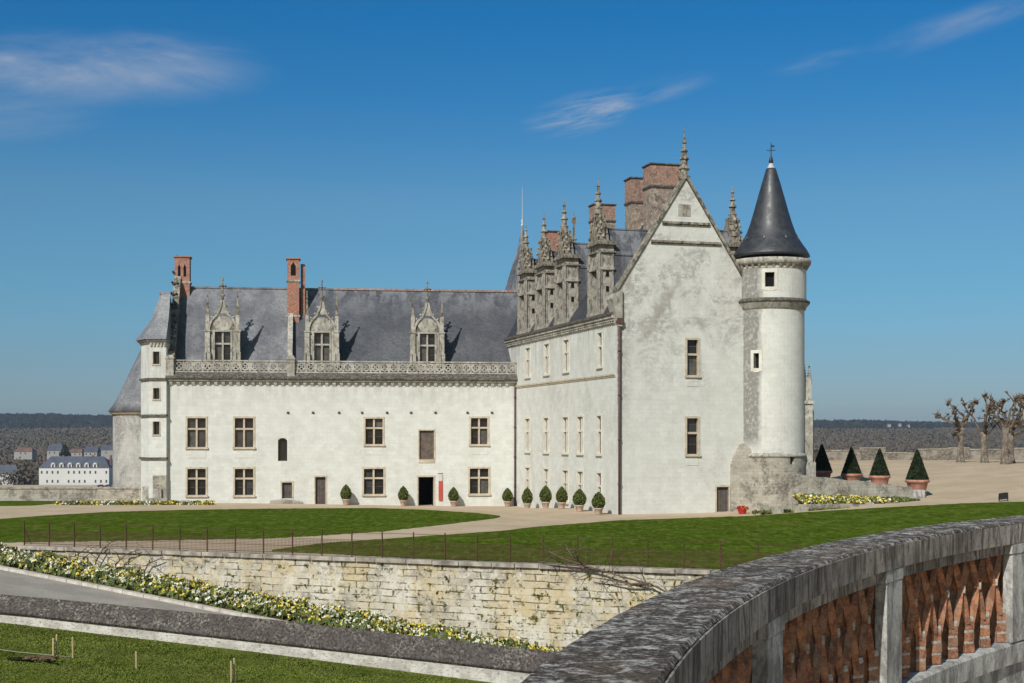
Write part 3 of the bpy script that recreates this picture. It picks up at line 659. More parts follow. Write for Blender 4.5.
def mull_window(w, h, parent, loc, rz=0.0, mull=True, trans=.60, bottom=True, frame_mat='sill'):
    """stone cross window: origin at the sill centre, faces local -y"""
    mb = MB(); s = .07
    if mull: mb.box(-.07, .07, .06, .24, .0, h)
    if trans: mb.box(-w/2, w/2, .055, .245, h*trans-.07, h*trans+.07)
    mb.box(-w/2-.10, -w/2+.05, -.045, .2, 0, h); mb.box(w/2-.05, w/2+.10, -.045, .2, 0, h); mb.box(-w/2-.10, w/2+.10, -.05, .2, h-.05, h+.10)
    wdw = mb.build('window', frame_mat, parent, loc=loc, rz=rz)
    if bottom:
        m2 = MB(); m2.prism([(-w/2-.16, -.02), (w/2+.16, -.02), (w/2+.12, -.14), (-w/2-.12, -.14)], -.14, .3); m2.box(-w/2-.1, w/2+.1, -.02, .3, -.02, .03)
        m2.build('sill', frame_mat, wdw)
    cols = ((-w/2, -.06), (.06, w/2)) if mull else ((-w/2, w/2),)
    rows = ((0, h*trans-.06), (h*trans+.06, h)) if trans else ((0, h),)
    for a, b in cols:
        for c, d in rows:
            m2 = MB(); m2.box(a, b, .27, .285, c, d)
            pn = m2.build('pane', random.choice(['glass', 'glass', 'glass', 'glass_grey', 'glass_grey', 'glass_curtain']), wdw)
            m3 = MB(); k = .035
            m3.box(a, a+k, .24, .27, c, d); m3.box(b-k, b, .24, .27, c, d); m3.box(a+k, b-k, .24, .27, c, c+k); m3.box(a+k, b-k, .24, .27, d-k, d)
            zz = c+(d-c)/2
            if d-c > .9: m3.box(a+k, b-k, .245, .268, zz-.012, zz+.012)
            m3.build('casement', 'wood_old', wdw)
    return wdw
def board(parent, name, a, b, c, d, y, mat, n=5):
    mb = MB(); w = (b-a)/n
    for i in range(n): mb.box(a+i*w+.008, a+(i+1)*w-.008, y+random.uniform(0, .01), y+.05, c, d)
    mb.box(a, b, y+.03, y+.06, c, d)
    return mb.build(name, mat, parent)
FINIAL = [(.20, 0), (.24, .05), (.13, .16), (.10, .5), (.20, .56), (.21, .62), (.09, .72), (.07, 1.05), (.17, 1.10), (.17, 1.16), (.06, 1.25), (.045, 1.55), (.11, 1.6), (.10, 1.66), (.03, 1.75), (.015, 2.0)]
def pinnacle(mb, x, y, z, h, w, n=4, crk=True):
    """square crocketed spirelet"""
    a0 = math.pi/4
    mb.lathe([(w*.72, z), (w*.80, z+.06*h), (w*.62, z+.09*h), (w*.30, z+h*.55), (w*.12, z+h*.86), (w*.34, z+h*.89), (w*.34, z+h*.92), (w*.06, z+h*.95), (w*.02, z+h)], x, y, n, False, a0)
    if crk:
        for k in range(5):
            zz = z+h*(.18+.13*k); r = w*(.62-.09*k)
            for a in (0, 1, 2, 3): mb.blob((x+r*math.cos(a*math.pi/2+a0), y+r*math.sin(a*math.pi/2+a0), zz), w*.17, 1.2)

# ------------------------------------------------------------ LEFT WING
rL = R(8.0)
L0 = Vector(((166-512)/F*114.0, 114.0, 0))
LW = thing('palace_wing', 'long white two storey palace wing with slate roof, balustrade and gothic dormers', 'building', L0, rL)
cL, sL = math.cos(rL), math.sin(rL)
def lwx(x, off=0.0):                                   # facade abscissa hit by the sight line of column x, plane pushed in by off
    r = (x-512)/F; ox = L0.x-sL*off; oy = L0.y+cL*off
    return (r*oy-ox)/(cL-r*sL)
def lwz(x, y, off=0.0):
    s = lwx(x, off); D = L0.y+sL*s+cL*off; return EYE-(y-HZ)/F*D
WEND = lwx(516.5)
holes = []; wins = []
for x0, x1, y0, y1 in ((186.8, 206.3, 417.5, 447.5), (234.2, 253.8, 417.5, 447.5), (364.8, 383.2, 418, 444.5), (470.3, 488, 417.5, 444.5),
                       (186.8, 206.3, 468.3, 495.5), (234.2, 253.8, 468.3, 495.5), (363.3, 384, 468.3, 494.5), (469.2, 489, 468, 494)):
    s0, s1 = lwx(x0), lwx(x1); z1, z0 = lwz(x0, y0), lwz(x0, y1); holes.append((s0, s1, z0, z1)); wins.append((s0, s1, z0, z1))
spec = {}
for k, (x0, x1, y0, y1) in dict(arch=(278, 287.2, 438, 461), hatch=(282, 292, 482.5, 498.5), door1=(315.3, 325.5, 477, 508), shutter=(419.3, 434, 430.5, 459.5), door2=(418.3, 433.6, 477, 508)).items():
    s0, s1 = lwx(x0), lwx(x1); z1, z0 = lwz(x0, y0), lwz(x0, y1); spec[k] = (s0, s1, z0, z1); holes.append(spec[k])
mb = MB(); ZT = 9.95
wall_holes(mb, 0, WEND+1.5, -2.5, ZT, holes, .42)
# side and back walls
mb.quad((0, 0, -2.5), (0, 12.6, -2.5), (0, 12.6, ZT), (0, 0, ZT)); mb.quad((0, 12.6, -2.5), (WEND+3, 12.6, -2.5), (WEND+3, 12.6, ZT), (0, 12.6, ZT))
mb.build('wall', 'front_stone', LW, fix=False)
for (a, b, c, d) in wins: mull_window(b-a, d-c, LW, ((a+b)/2, 0, c), trans=.62)
# blind apron panels under upper windows, like patched stone
for (a, b, c, d) in wins[:4]: mb = MB(); mb.box(a+.02, b-.02, -.025, .02, c-.85, c-.2); mb.build('apron_panel', 'front_stone', LW)
# arched slit
a, b, c, d = spec['arch']; m2 = MB(); m2.box(a, b, .3, .32, c, d); m2.build('window', 'glass', LW)
m2 = MB(); r = (b-a)/2; n = 8
pts = [(a-.0, d-.0)]+[(a+r-r*math.cos(math.pi*k/n), d-r*.7+r*.7*math.sin(math.pi*k/n)) for k in range(n+1)]+[(b, d), ]
m2.prism([(a, d), (a, d-r*.7)]+[(a+r-r*math.cos(math.pi*k/n), d-r*.7+r*.66*math.sin(math.pi*k/n)) for k in range(1, n)]+[(b, d-r*.7), (b, d)], .03, .29); m2.build('arch_head', 'front_stone', LW)
board(LW, 'door', *spec['door1'], .2, 'wood_grey', 5); board(LW, 'hatch_door', *spec['hatch'], .2, 'wood_grey', 4)
a, b, c, d = spec['shutter']; board(LW, 'shutter', a, b, c, d, .16, 'wood_old', 6)
m2 = MB(); m2.box(a-.07, b+.07, -.05, .2, c-.28, c-.005); m2.box(a-.1, a, -.04, .1, c, d); m2.box(b, b+.1, -.04, .1, c, d); m2.box(a-.1, b+.1, -.04, .1, d, d+.1); m2.build('shutter_frame', 'sill', LW)
a, b, c, d = spec['door2']; m2 = MB(); m2.box(a, b, 2.6, 2.65, c, d); m2.quad((a, .42, c), (a, 2.6, c), (a, 2.6, d), (a, .42, d)); m2.quad((b, .42, c), (b, 2.6, c), (b, 2.6, d), (b, .42, d)); m2.quad((a, .42, d), (b, .42, d), (b, 2.6, d), (a, 2.6, d)); m2.build('doorway', 'black', LW)
m2 = MB(); m2.box(a+.03, a+.10, .35, 1.1, -.6, d-.05); m2.build('door', 'wood_old', LW)
for k, nm in ((spec['door1'], 'door_frame'), (spec['door2'], 'door_frame'), (spec['hatch'], 'hatch_frame')):
    a, b, c, d = k; m2 = MB(); m2.box(a-.11, a, -.04, .15, c, d); m2.box(b, b+.11, -.04, .15, c, d); m2.box(a-.13, b+.13, -.05, .15, d, d+.13); m2.build(nm, 'sill', LW)
# beam holes under the upper storey, set as raised dark blocks
m2 = MB()
for x in (288, 313, 339, 362, 387, 411, 435.5, 467.5, 492):
    s = lwx(x); z = lwz(x, 413.5); m2.box(s-.10, s+.10, -.03, .0, z-.02, z+.16); m2.box(s-.07, s+.07, -.12, -.03, z+.03, z+.15)
m2.build('beam_hole_block', 'ledge', LW)
# corbel table, cornice, balustrade
m2 = MB(); s = .25
while s < WEND-.4:
    m2.add([(s, -.04, 9.42), (s+.26, -.04, 9.42), (s+.26, -.20, 9.62), (s, -.20, 9.62), (s, -.20, 9.80), (s+.26, -.20, 9.80), (s, 0, 9.42), (s+.26, 0, 9.42), (s, 0, 9.8), (s+.26, 0, 9.8)], [(0, 1, 2, 3), (3, 2, 5, 4), (0, 3, 4, 8, 6), (1, 7, 9, 5, 2), (6, 7, 1, 0)]); s += .60
m2.build('corbel_table', 'front_stone', LW)
m2 = MB(); m2.box(-.0, WEND+.25, -.34, .35, 9.80, 9.96); m2.build('cornice', 'carved_pale', LW)
m2 = MB(); m2.prism([(0, 0)], 0, 0) if False else None
m2.add([(0, -.50, 9.98), (WEND+.25, -.50, 9.98), (WEND+.25, -.50, 10.12), (0, -.50, 10.12), (0, -.18, 10.50), (WEND+.25, -.18, 10.50), (0, .4, 10.50), (WEND+.25, .4, 10.50), (0, .4, 9.98), (WEND+.25, .4, 9.98)],
       [(0, 1, 2, 3), (3, 2, 5, 4), (4, 5, 7, 6), (6, 7, 9, 8), (8, 9, 1, 0), (0, 3, 4, 6, 8), (1, 9, 7, 5, 2)])
m2.build('weathered_ledge', 'ledge', LW)
m2 = MB(); B0, B1, yb = .35, WEND+.2, -.12
m2.box(B0, B1, yb-.08, yb+.14, 10.50, 10.62); m2.box(B0, B1, yb-.10, yb+.16, 11.40, 11.52)
posts = [.62, 10.0, 10.45, WEND-.05] 
n = 37; pitch = (B1-.25-.7)/n
for k in range(n+1):
    m2.box(.66+k*pitch-.05, .66+k*pitch+.05, yb-.03, yb+.09, 10.62, 11.40)
for k in range(n):
    cx = .66+(k+.5)*pitch; cz = 11.01; r0, r1 = .24, .36; N = 14
    vs = []
    for yv in (yb-.03, yb+.09):
        for rr in (r0, r1):
            for j in range(N): a_ = 2*math.pi*j/N; vs.append((cx+rr*math.cos(a_), yv, cz+rr*math.sin(a_)))
    fs = []
    for j in range(N):
        j2 = (j+1) % N; fs += [(j, j2, N+j2, N+j), (2*N+j, 3*N+j, 3*N+j2, 2*N+j2), (j, 2*N+j, 2*N+j2, j2)]
    m2.add(vs, fs)
    for sx in (-1, 1):                                 # spandrel pieces and the quatrefoil bars
        for sz in (-1, 1):
            m2.prism([(cx+sx*.23, cz+sz*.29), (cx+sx*.37, cz+sz*.39), (cx+sx*.37, cz+sz*.20)], yb-.02, yb+.08)
    w_ = .045; 
    for an in (45, 135):
        dx, dz = math.cos(R(an)), math.sin(R(an)); m2.prism([(cx+dx*.27-dz*w_, cz+dz*.27+dx*w_), (cx-dx*.27-dz*w_, cz-dz*.27+dx*w_), (cx-dx*.27+dz*w_, cz-dz*.27-dx*w_), (cx+dx*.27+dz*w_, cz+dz*.27-dx*w_)], yb-.0, yb+.06)
m2.build('balustrade', 'carved_pale', LW)
for s in (.02, lwx(289.5)-.2):
    m2 = MB(); m2.box(s, s+.62, -.42, .42, 10.0, 11.58); m2.box(s-.06, s+.68, -.48, .5, 11.58, 11.74); m2.box(s+.04, s+.58, -.3, .42, 11.74, 11.9); m2.build('balustrade_pier', 'carved_pale', LW)
# main roof
RZ0, RZ1, RY = 10.2, 18.1, 6.3
xE = lwx(334, 5.0)
m2 = MB()
def roof_pts(xa, xb): return [(xa, .45, RZ0), (xb, .45, RZ0), (xb, RY, RZ1), (xa, RY, RZ1)]
xM = lwx(291, 4)
m2.quad(*roof_pts(.3, xM)); m2.quad((.3, 12.6, RZ0), (WEND+5, 12.6, RZ0), (WEND+5, RY, RZ1), (.3, RY, RZ1)); m2.add([(.12, .45, RZ0), (.12, RY, RZ1), (.12, 12.6, RZ0)], [(0, 1, 2)])
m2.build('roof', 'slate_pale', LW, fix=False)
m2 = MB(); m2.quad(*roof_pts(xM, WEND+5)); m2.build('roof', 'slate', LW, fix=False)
m2 = MB(); m2.prism([(0, 0)], 0, 0) if False else None
k = .1
while k < xE-.1: m2.box(k, k+.9, RY-.14, RY+.14, RZ1-.08, RZ1+.07); k += .92
m2.build('ridge_cap', 'slate_pale', LW)
m2 = MB(); k = xE
while k < WEND+4: m2.lathe([(.14, 0), (.14, .01)], 0, 0, 4) if False else m2.box(k, k+.36, RY-.15, RY+.15, RZ1-.06, RZ1+.10+.03*((int(k*3)) % 2)); k += .385
m2.build('ridge_tiles', 'ridge_tile', LW)
# raking gable parapet at the left end, with crockets
m2 = MB(); sl = (RZ1-RZ0)/(RY-.45)
for y_, z_, s_ in (((-.1, RY+.2), (RZ0+.2, RZ1+1.4), 0),):
    m2.add([(.12, .15, 9.9), (.66, .15, 9.9), (.66, .15, 11.9), (.12, .15, 11.9), (.12, RY, 9.9), (.66, RY, 9.9), (.66, RY, RZ1+1.7), (.12, RY, RZ1+1.7), (.12, 12.6, 9.9), (.66, 12.6, 9.9), (.66, 12.6, 11.3), (.12, 12.6, 11.3)],
           [(0, 1, 2, 3), (3, 2, 6, 7), (0, 3, 7, 4), (1, 5, 6, 2), (7, 6, 10, 11), (4, 7, 11, 8), (5, 9, 10, 6), (8, 11, 10, 9)])
m2.build('gable_parapet', 'carved', LW)
m2 = MB()
for k in range(8):
    t_ = (k+.3)/8; y_ = .15+(RY-.15)*t_; z_ = 11.9+(RZ1+1.7-11.9)*t_; m2.blob((.14, y_, z_+.12), .2, 1.1); m2.blob((.0, y_-.1, z_+.24), .13, 1); m2.blob((.4, y_, z_+.2), .15)
m2.build('crocket', 'ledge', LW, fix=False)
m2 = MB(); pinnacle(m2, .30, RY-.3, RZ1+1.3, 1.5, .36); m2.build('pinnacle', 'carved', LW)
def chimney(parent, mat, x, y, w, dpt, z0, z1, bands=(), caps=True, niche_shade=False, stone='carved_pale', loc_rz=0):
    m = MB(); m.box(x-w/2, x+w/2, y-dpt/2, y+dpt/2, z0, z1-.15)
    c = m.build('chimney', mat, parent)
    m = MB()
    for b in bands: m.box(x-w/2-.08, x+w/2+.08, y-dpt/2-.08, y+dpt/2+.08, b, b+.13); m.box(x-w/2-.04, x+w/2+.04, y-dpt/2-.04, y+dpt/2+.04, b-.07, b)
    if bands: m.build('band', stone, c)
    if mat == 'brick_grey': m = MB(); m.box(x-w/2-.02, x+w/2+.02, y-dpt/2-.02, y+dpt/2+.02, bands[0]+.13, z1-.15); m.build('upper_shaft', 'brick_dull', c)
    if caps:
        m = MB(); m.box(x-w/2-.05, x+w/2+.05, y-dpt/2-.05, y+dpt/2+.05, z1-.15, z1-.09); m.box(x-w/2-.11, x+w/2+.11, y-dpt/2-.11, y+dpt/2+.11, z1-.09, z1+.0); m.build('cap', 'ledge' if caps == 1 else mat, c)
    if niche_shade:
        m = MB()
        for k in niche_shade: m.prism([(k[0]-k[2]/2, k[1]), (k[0]+k[2]/2, k[1]), (k[0]+k[2]/2, k[1]+k[3]*.7), (k[0], k[1]+k[3]), (k[0]-k[2]/2, k[1]+k[3]*.7)], y-dpt/2-.012, y-dpt/2+.1)
        m.build('flue_opening_shade', 'black', c)  # black prisms proud of the shaft stand for the shade in the openings
    return c
cx = lwx(182.5, 6.0); zt = lwz(182, 256.5, 6.0)
chimney(LW, 'brick', cx, 6.3, 1.25, 1.3, 14, zt, bands=(zt-2.3,), caps=2, niche_shade=((cx-.25, zt-1.75, .22, 1.1), (cx+.22, zt-1.75, .22, 1.1)))
cx = lwx(293.3, 4.4); zt = lwz(293, 258.5, 4.4)
chimney(LW, 'brick', cx, 4.6, 1.0, 1.2, 14.2, zt, bands=(zt-2.0, zt-5.0), caps=2, niche_shade=((cx, zt-1.5, .42, 1.15),))
m2 = MB(); m2.box(cx+.62, cx+1.0, 4.5, 5.3, 15, zt-.45); m2.build('chimney_flue', 'brick', LW)
m2 = MB(); zz = lambda y: RZ0+sl*(y-.45)
s0 = lwx(290.5, 1.5)-.25
m2.add([(s0, .4, 10.4), (s0+.42, .4, 10.4), (s0+.42, .4, 11.2), (s0, .4, 11.2), (s0, 4.2, zz(4.2)-.3), (s0+.42, 4.2, zz(4.2)-.3), (s0+.42, 4.2, zz(4.2)+.75), (s0, 4.2, zz(4.2)+.75)], [(0, 1, 2, 3), (3, 2, 6, 7), (0, 3, 7, 4), (1, 5, 6, 2), (4, 7, 6, 5)])
m2.build('fire_wall', 'carved_pale', LW)
# gothic dormers
def gothic_dormer(parent, x, y=.75, zb=10.4):
    w = 1.36; z0 = 11.35; zw = 13.95                   # window sill and head
    m = MB()
    wall_holes(m, x-1.0, x+1.0, zb, zw, [(x-w/2, x+w/2, z0, zw-.0001)], .35, y)
    m.prism([(x-1.0, zw), (x+1.0, zw)] + [(x+1.0*math.cos(a), zw+1.25*math.sin(a)**.9) for a in [math.pi*k/12 for k in range(1, 12)]], y, y+.35)
    m.quad((x-1.0, y, zb), (x-1.0, y+.6, zb), (x-1.0, y+.6, zw), (x-1.0, y, zw)); m.quad((x+1.0, y, zb), (x+1.0, y+.6, zb), (x+1.0, y+.6, zw), (x+1.0, y, zw))
    d = m.build('dormer', 'carved_pale', parent, fix=False)
    m = MB(); N = 10                                   # ogee hood mould
    prof = []
    for k in range(N+1):
        t1 = k/N
        if t1 < .55: a = t1/.55*1.15; prof.append((1.02*math.cos(a), zw+.05+1.3*math.sin(a)))
        else:
            q = (t1-.55)/.45; xx = 1.02*math.cos(1.15); zc = zw+.05+1.3*math.sin(1.15); prof.append((xx*(1-q)**1.8+.02, zc+1.25*q))
    for sg in (-1, 1):
        for i in range(N):
            (xa, za), (xb, zb2) = prof[i], prof[i+1]
            m.add([(x+sg*xa, y-.14, za), (x+sg*(xa+.16), y-.14, za+.05), (x+sg*(xb+.14), y-.14, zb2+.07), (x+sg*xb, y-.14, zb2), (x+sg*xa, y+.3, za), (x+sg*(xa+.16), y+.3, za+.05), (x+sg*(xb+.14), y+.3, zb2+.07), (x+sg*xb, y+.3, zb2)],
                  [(0, 1, 2, 3), (4, 7, 6, 5), (0, 4, 5, 1), (3, 2, 6, 7), (1, 5, 6, 2), (0, 3, 7, 4)])
        for i in range(2, N, 2): m.blob((x+sg*(prof[i][0]+.2), y+.05, prof[i][1]+.14), .12)
    zc = prof[-1][1]
    m.prism([(x-.40, zc-1.05), (x+.40, zc-1.05), (x+.12, zc-.35), (x+.05, zc+.1), (x-.05, zc+.1), (x-.12, zc-.35)], y-.05, y+.2)
    m.build('hood_gable', 'carved_pale', d)
    m = MB(); m.lathe([(.13, zc-.2), (.09, zc+.3), (.19, zc+.42), (.19, zc+.50), (.08, zc+.58), (.065, zc+1.15), (.10, zc+1.2), (.05, zc+1.3), (.05, zc+1.75), (.09, zc+1.8), (.02, zc+1.95)], x, y+.05, 8)
    for dx, dy in ((.24, 0), (-.24, 0), (0, .24), (0, -.24)): m.blob((x+dx, y+.05+dy, zc+1.22), .13)
    m.blob((x, y+.05, zc+1.72), .12); m.build('finial', 'carved', d)
    for sg in (-1, 1):
        m = MB(); px_ = x+sg*1.22
        m.box(px_-.2, px_+.2, y-.18, y+.35, zb, 13.9); m.box(px_-.26, px_+.26, y-.24, y+.38, 13.9, 14.03); m.box(px_-.15, px_+.15, y-.12, y+.2, 14.03, 15.3)
        m.box(px_-.25, px_-.1, y-.3, y, zb, 12.2) ; m.box(px_+.1, px_+.25, y-.3, y, zb, 12.2)
        m.build('buttress', 'carved_pale', d)
        m = MB(); pinnacle(m, px_, y+.04, 15.2, 2.3, .26); m.build('pinnacle', 'carved', d)
        m = MB(); m.prism([(px_-sg*.2, 14.0), (px_-sg*.2, 14.9), (px_-sg*.55, 14.35), (px_-sg*.75, 14.0)], y, y+.16); m.build('flying_scroll', 'carved', d)
    mull_window(w, zw-z0, d, (x, y, z0), trans=.60, frame_mat='carved_pale')
    m = MB(); zr = 15.1; ye = .45+(zr-RZ0)/sl; ze = 13.8; yc = .45+(ze-RZ0)/sl
    for sg in (-1, 1): m.quad((x, y+.3, zr), (x, ye, zr), (x+sg*1.15, yc, ze), (x+sg*1.15, y+.3, ze)); m.add([(x+sg*1.02, y+.3, 10.3), (x+sg*1.02, y+.3, ze), (x+sg*1.02, yc, ze)], [(0, 1, 2)])
    m.build('dormer_roof', 'slate', d, fix=False)
    return d
for x in (222.6, 321.8, 427.3): gothic_dormer(LW, lwx(x, .75))
# rain pipe in the inner corner
m2 = MB(); s = lwx(515.0, -.12); m2.tube([(s, -.12, -.6), (s, -.12, 9.6)], .075, 8)
for z in (1, 3.5, 6, 8.5): m2.tube([(s, -.12, z), (s, -.12, z+.1)], .11, 8)
m2.build('rain_pipe', 'pipe', LW)
# gravel-level plinth stones, cellar ledge
m2 = MB(); a, b = lwx(268), lwx(306); m2.prism([(a, -.5), (b, -.5), (b-.3, -.12), (b-1.2, .05), (a+1.2, .12), (a+.2, .0)], -.6, -.02); m2.build('stone_ledge', 'old_stone', LW, bevel=.03)

# red banner by the door
s0, s1 = lwx(438.6), lwx(442.4)
root = thing('banner', 'narrow red vertical banner on the white wall right of the open doorway', 'banner', L0+Vector((cL*s0, sL*s0, 0)), rL)
m2 = MB(); m2.box(0, s1-s0, -.1, -.06, lwz(440, 500.5), lwz(440, 481)); m2.build('cloth', 'banner', root)
m2 = MB(); m2.box(0, s1-s0, -.1, -.06, lwz(440, 481)+.01, lwz(440, 474)); m2.build('heading', 'banner_top', root)
m2 = MB(); m2.tube([(-.05, -.04, lwz(440, 473.5)), (s1-s0+.05, -.04, lwz(440, 473.5))], .02, 5); m2.build('rod', 'metal_black', root)

# ------------------------------------------------------------ stair turret at the left end
o0 = px(149, 113.7, 0); 
TR = thing('stair_turret', 'slim white stair turret with steep slate roof at the left end of the long wing', 'tower', (px(157, 114, 0).x, 114.5, 0))
tx0, ty0 = TR.location.x, TR.location.y
fp = [(px(141, 115.6, 0).x-tx0, 115.6-ty0), (px(149, 113.6, 0).x-tx0, 113.6-ty0), (px(166.3, 113.6, 0).x-tx0, 113.6-ty0), (px(166.3, 113.6, 0).x-tx0, 117.4-ty0), (px(141, 115.6, 0).x-tx0, 118.4-ty0)]
def tz_(y, D=113.6): return EYE-(y-HZ)/F*D
m2 = MB(); ztop = tz_(342.5)
hs_ = []
for x0, x1, y0, y1 in ((153, 159.5, 351.5, 364), (153.2, 159.5, 388, 399), (153.2, 159.5, 421.5, 434.5)):
    hs_.append((px(x0, 113.6, 0).x-tx0, px(x1, 113.6, 0).x-tx0, tz_(y1), tz_(y0)))
wall_holes(m2, fp[1][0], fp[2][0], -2, ztop, hs_, .4, fp[1][1])
for i in (0, 2, 3, 4):
    a, b = fp[i], fp[(i+1) % 5]; m2.quad((a[0], a[1], -2), (b[0], b[1], -2), (b[0], b[1], ztop), (a[0], a[1], ztop))
m2.build('wall', 'front_stone', TR, fix=False)
for h in hs_:
    m2 = MB(); m2.box(h[0], h[1], fp[1][1]+.35, fp[1][1]+.37, h[2], h[3]); w = m2.build('window', 'glass', TR)
    m2 = MB(); m2.box(h[0]-.08, h[1]+.08, fp[1][1]-.06, fp[1][1]+.1, h[2]-.12, h[2]-.005); m2.box(h[0]-.08, h[0]-.0, fp[1][1]-.03, fp[1][1]+.06, h[2], h[3]); m2.box(h[1], h[1]+.08, fp[1][1]-.03, fp[1][1]+.06, h[2], h[3]); m2.build('frame', 'sill', w)
def offs(e): return [(fp[0][0]-e, fp[0][1]-e*.4), (fp[1][0]-e*.6, fp[1][1]-e), (fp[2][0]+e*.2, fp[2][1]-e), (fp[3][0], fp[3][1]), (fp[4][0]-e, fp[4][1])]
for y in (379, 415.5, 458.5):
    m2 = MB(); m2.slab(offs(.14), tz_(y)-.09, tz_(y)+.09); m2.build('string_course', 'ledge', TR)
m2 = MB(); m2.slab(offs(.12), ztop-.05, ztop+.1); m2.slab(offs(.26), ztop+.1, ztop+.26)
for k in range(5): x = fp[1][0]+.1+k*.28; m2.box(x, x+.14, fp[1][1]-.12, fp[1][1], ztop-.3, ztop-.05)
m2.build('cornice', 'carved_pale', TR)
# steep bell-cast roof
def ring(e, z): return [(p[0], p[1], z) for p in offs(e)]
base = offs(.42); top = [(px(160.5, 117, 0).x-tx0, 117-ty0), (px(162, 116.6, 0).x-tx0, 116.6-ty0), (px(170.5, 116.6, 0).x-tx0, 116.6-ty0), (px(170.5, 118, 0).x-tx0, 118-ty0), (px(160.5, 118, 0).x-tx0, 118-ty0)]
mid = [tuple(base[i][j]*.50+top[i][j]*.50 for j in (0, 1)) for i in range(5)]; mid = [(m_[0]+(.22 if i in (0, 1, 4) else 0), m_[1]+.12) for i, m_ in enumerate(mid)]
zt = tz_(294, 116.8)
lv = [[(p[0], p[1], ztop+.26) for p in base], [(p[0]*.8+q[0]*.2+.06*(i in (0, 4)), p[1]*.8+q[1]*.2, ztop+.95) for i, (p, q) in enumerate(zip(base, top))], [(p[0], p[1], ztop+2.1) for p in mid], [(p[0], p[1], zt) for p in top]]
m2 = MB(); vs = sum(lv, []); m2.add(vs, [(l*5+i, l*5+(i+1) % 5, (l+1)*5+(i+1) % 5, (l+1)*5+i) for l in range(3) for i in range(5)]+[(15, 16, 17, 18, 19)]); m2.build('roof', 'slate_light', TR)
m2 = MB(); m2.tube([(top[0][0], top[0][1], zt-.1), (top[0][0], top[0][1], zt+.3)], [.06, .02]); m2.box(top[0][0], top[2][0], top[1][1]-.05, top[1][1]+.1, zt-.03, zt+.1); m2.build('ridge_cap', 'ridge_tile', TR)
m2 = MB(); x0, x1 = px(151, 113, 0).x-tx0, px(164.5, 113, 0).x-tx0; yf = fp[1][1]
m2.box(x0, x1, yf-.06, yf-.002, -.3, 2.1); m2.build('stained_panel', 'old_stone', TR)
m2 = MB(); m2.box(x0+.1, x0+.75, yf-.3, yf-.06, -.3, .2+.8); m2.box(x0-.9, x0-.2, yf+.1, yf+1, -.3, 1.2); m2.build('buttress', 'carved_pale', TR)

# round corner tower behind it
CT = thing('corner_tower', 'stout grey stone corner tower with slate cone at the far left of the palace', 'tower', px(150, 122, 0).xy.to_3d())
m2 = MB(); m2.lathe([(3.15, -6), (3.12, 7.1)], n=40); m2.build('wall', 'old_drum', CT)
m2 = MB(); m2.lathe([(3.15, 7.1), (3.38, 7.25), (3.38, 7.4)], n=40); m2.build('cornice', 'sill', CT)
m2 = MB(); m2.lathe([(3.55, 7.4), (2.9, 8.3), (1.5, 11.3), (.3, 13.8), (.02, 14.4)], n=32); m2.build('roof', 'slate_pale', CT)

# ------------------------------------------------------------ RIGHT WING (frontal gable, long oblique side)
rR = R(16.0); G0 = Vector(((617-512)/F*94.5, 94.5, 0)); cR, sR = math.cos(rR), math.sin(rR)
RW = thing('palace_lodge', 'tall white palace lodge with steep gable end, brick chimneys and pinnacled dormers', 'building', G0, rR)
def gux(x, v=0.0):                                     # gable plane abscissa
    r = (x-512)/F; ox = G0.x-sR*v; oy = G0.y+cR*v; return (r*oy-ox)/(cR-r*sR)
def guz(x, y, v=0.0): return EYE-(y-HZ)/F*(G0.y+cR*v+sR*gux(x, v))
def wvx(x, u=0.0):                                     # depth along the side wall
    r = (x-512)/F; ox = G0.x+cR*u; oy = G0.y+sR*u; return (ox-r*oy)/(sR+r*cR)
def wvz(x, y, u=0.0): return EYE-(y-HZ)/F*(G0.y+sR*u+cR*wvx(x, u))
GW = 10.0; ZE = 13.6; APX = 22.9; KN = 15.0
gh = []; gw = []
for x0, x1, y0, y1 in ((686.4, 698.4, 339, 375.5), (686.2, 698.4, 417.5, 454.5)):
    h = (gux(x0), gux(x1), guz(x0, y1), guz(x0, y0)); gh.append(h); gw.append(h)
gd = (gux(716.6), gux(728.6), guz(717, 512), guz(717, 487)); gh.append(gd)
m2 = MB(); wall_holes(m2, 0, GW, -2.5, ZE, gh, .45)
m2.prism([(0, ZE), (GW, ZE), (GW, KN), (GW/2, APX), (0, KN)], 0, .55)
m2.quad((GW, 0, -2.5), (GW, 36, -2.5), (GW, 36, ZE), (GW, 0, ZE))
m2.build('gable_wall', 'gable_stone', RW, fix=False)
for a, b, c, d in gw: mull_window(b-a, d-c, RW, ((a+b)/2, 0, c), mull=False, trans=.58)
for a, b, c, d in gw: m2 = MB(); m2.box(a+.02, b-.02, -.025, .01, c-.75, c-.2); m2.build('apron_panel', 'gable_stone', RW)
a, b, c, d = gd; board(RW, 'door', a, b, c, d, .15, 'wood_grey', 5); m2 = MB(); m2.box(a-.11, a, -.04, .15, c, d); m2.box(b, b+.11, -.04, .15, c, d); m2.box(a-.13, b+.13, -.05, .15, d, d+.13); m2.build('door_frame', 'sill', RW)
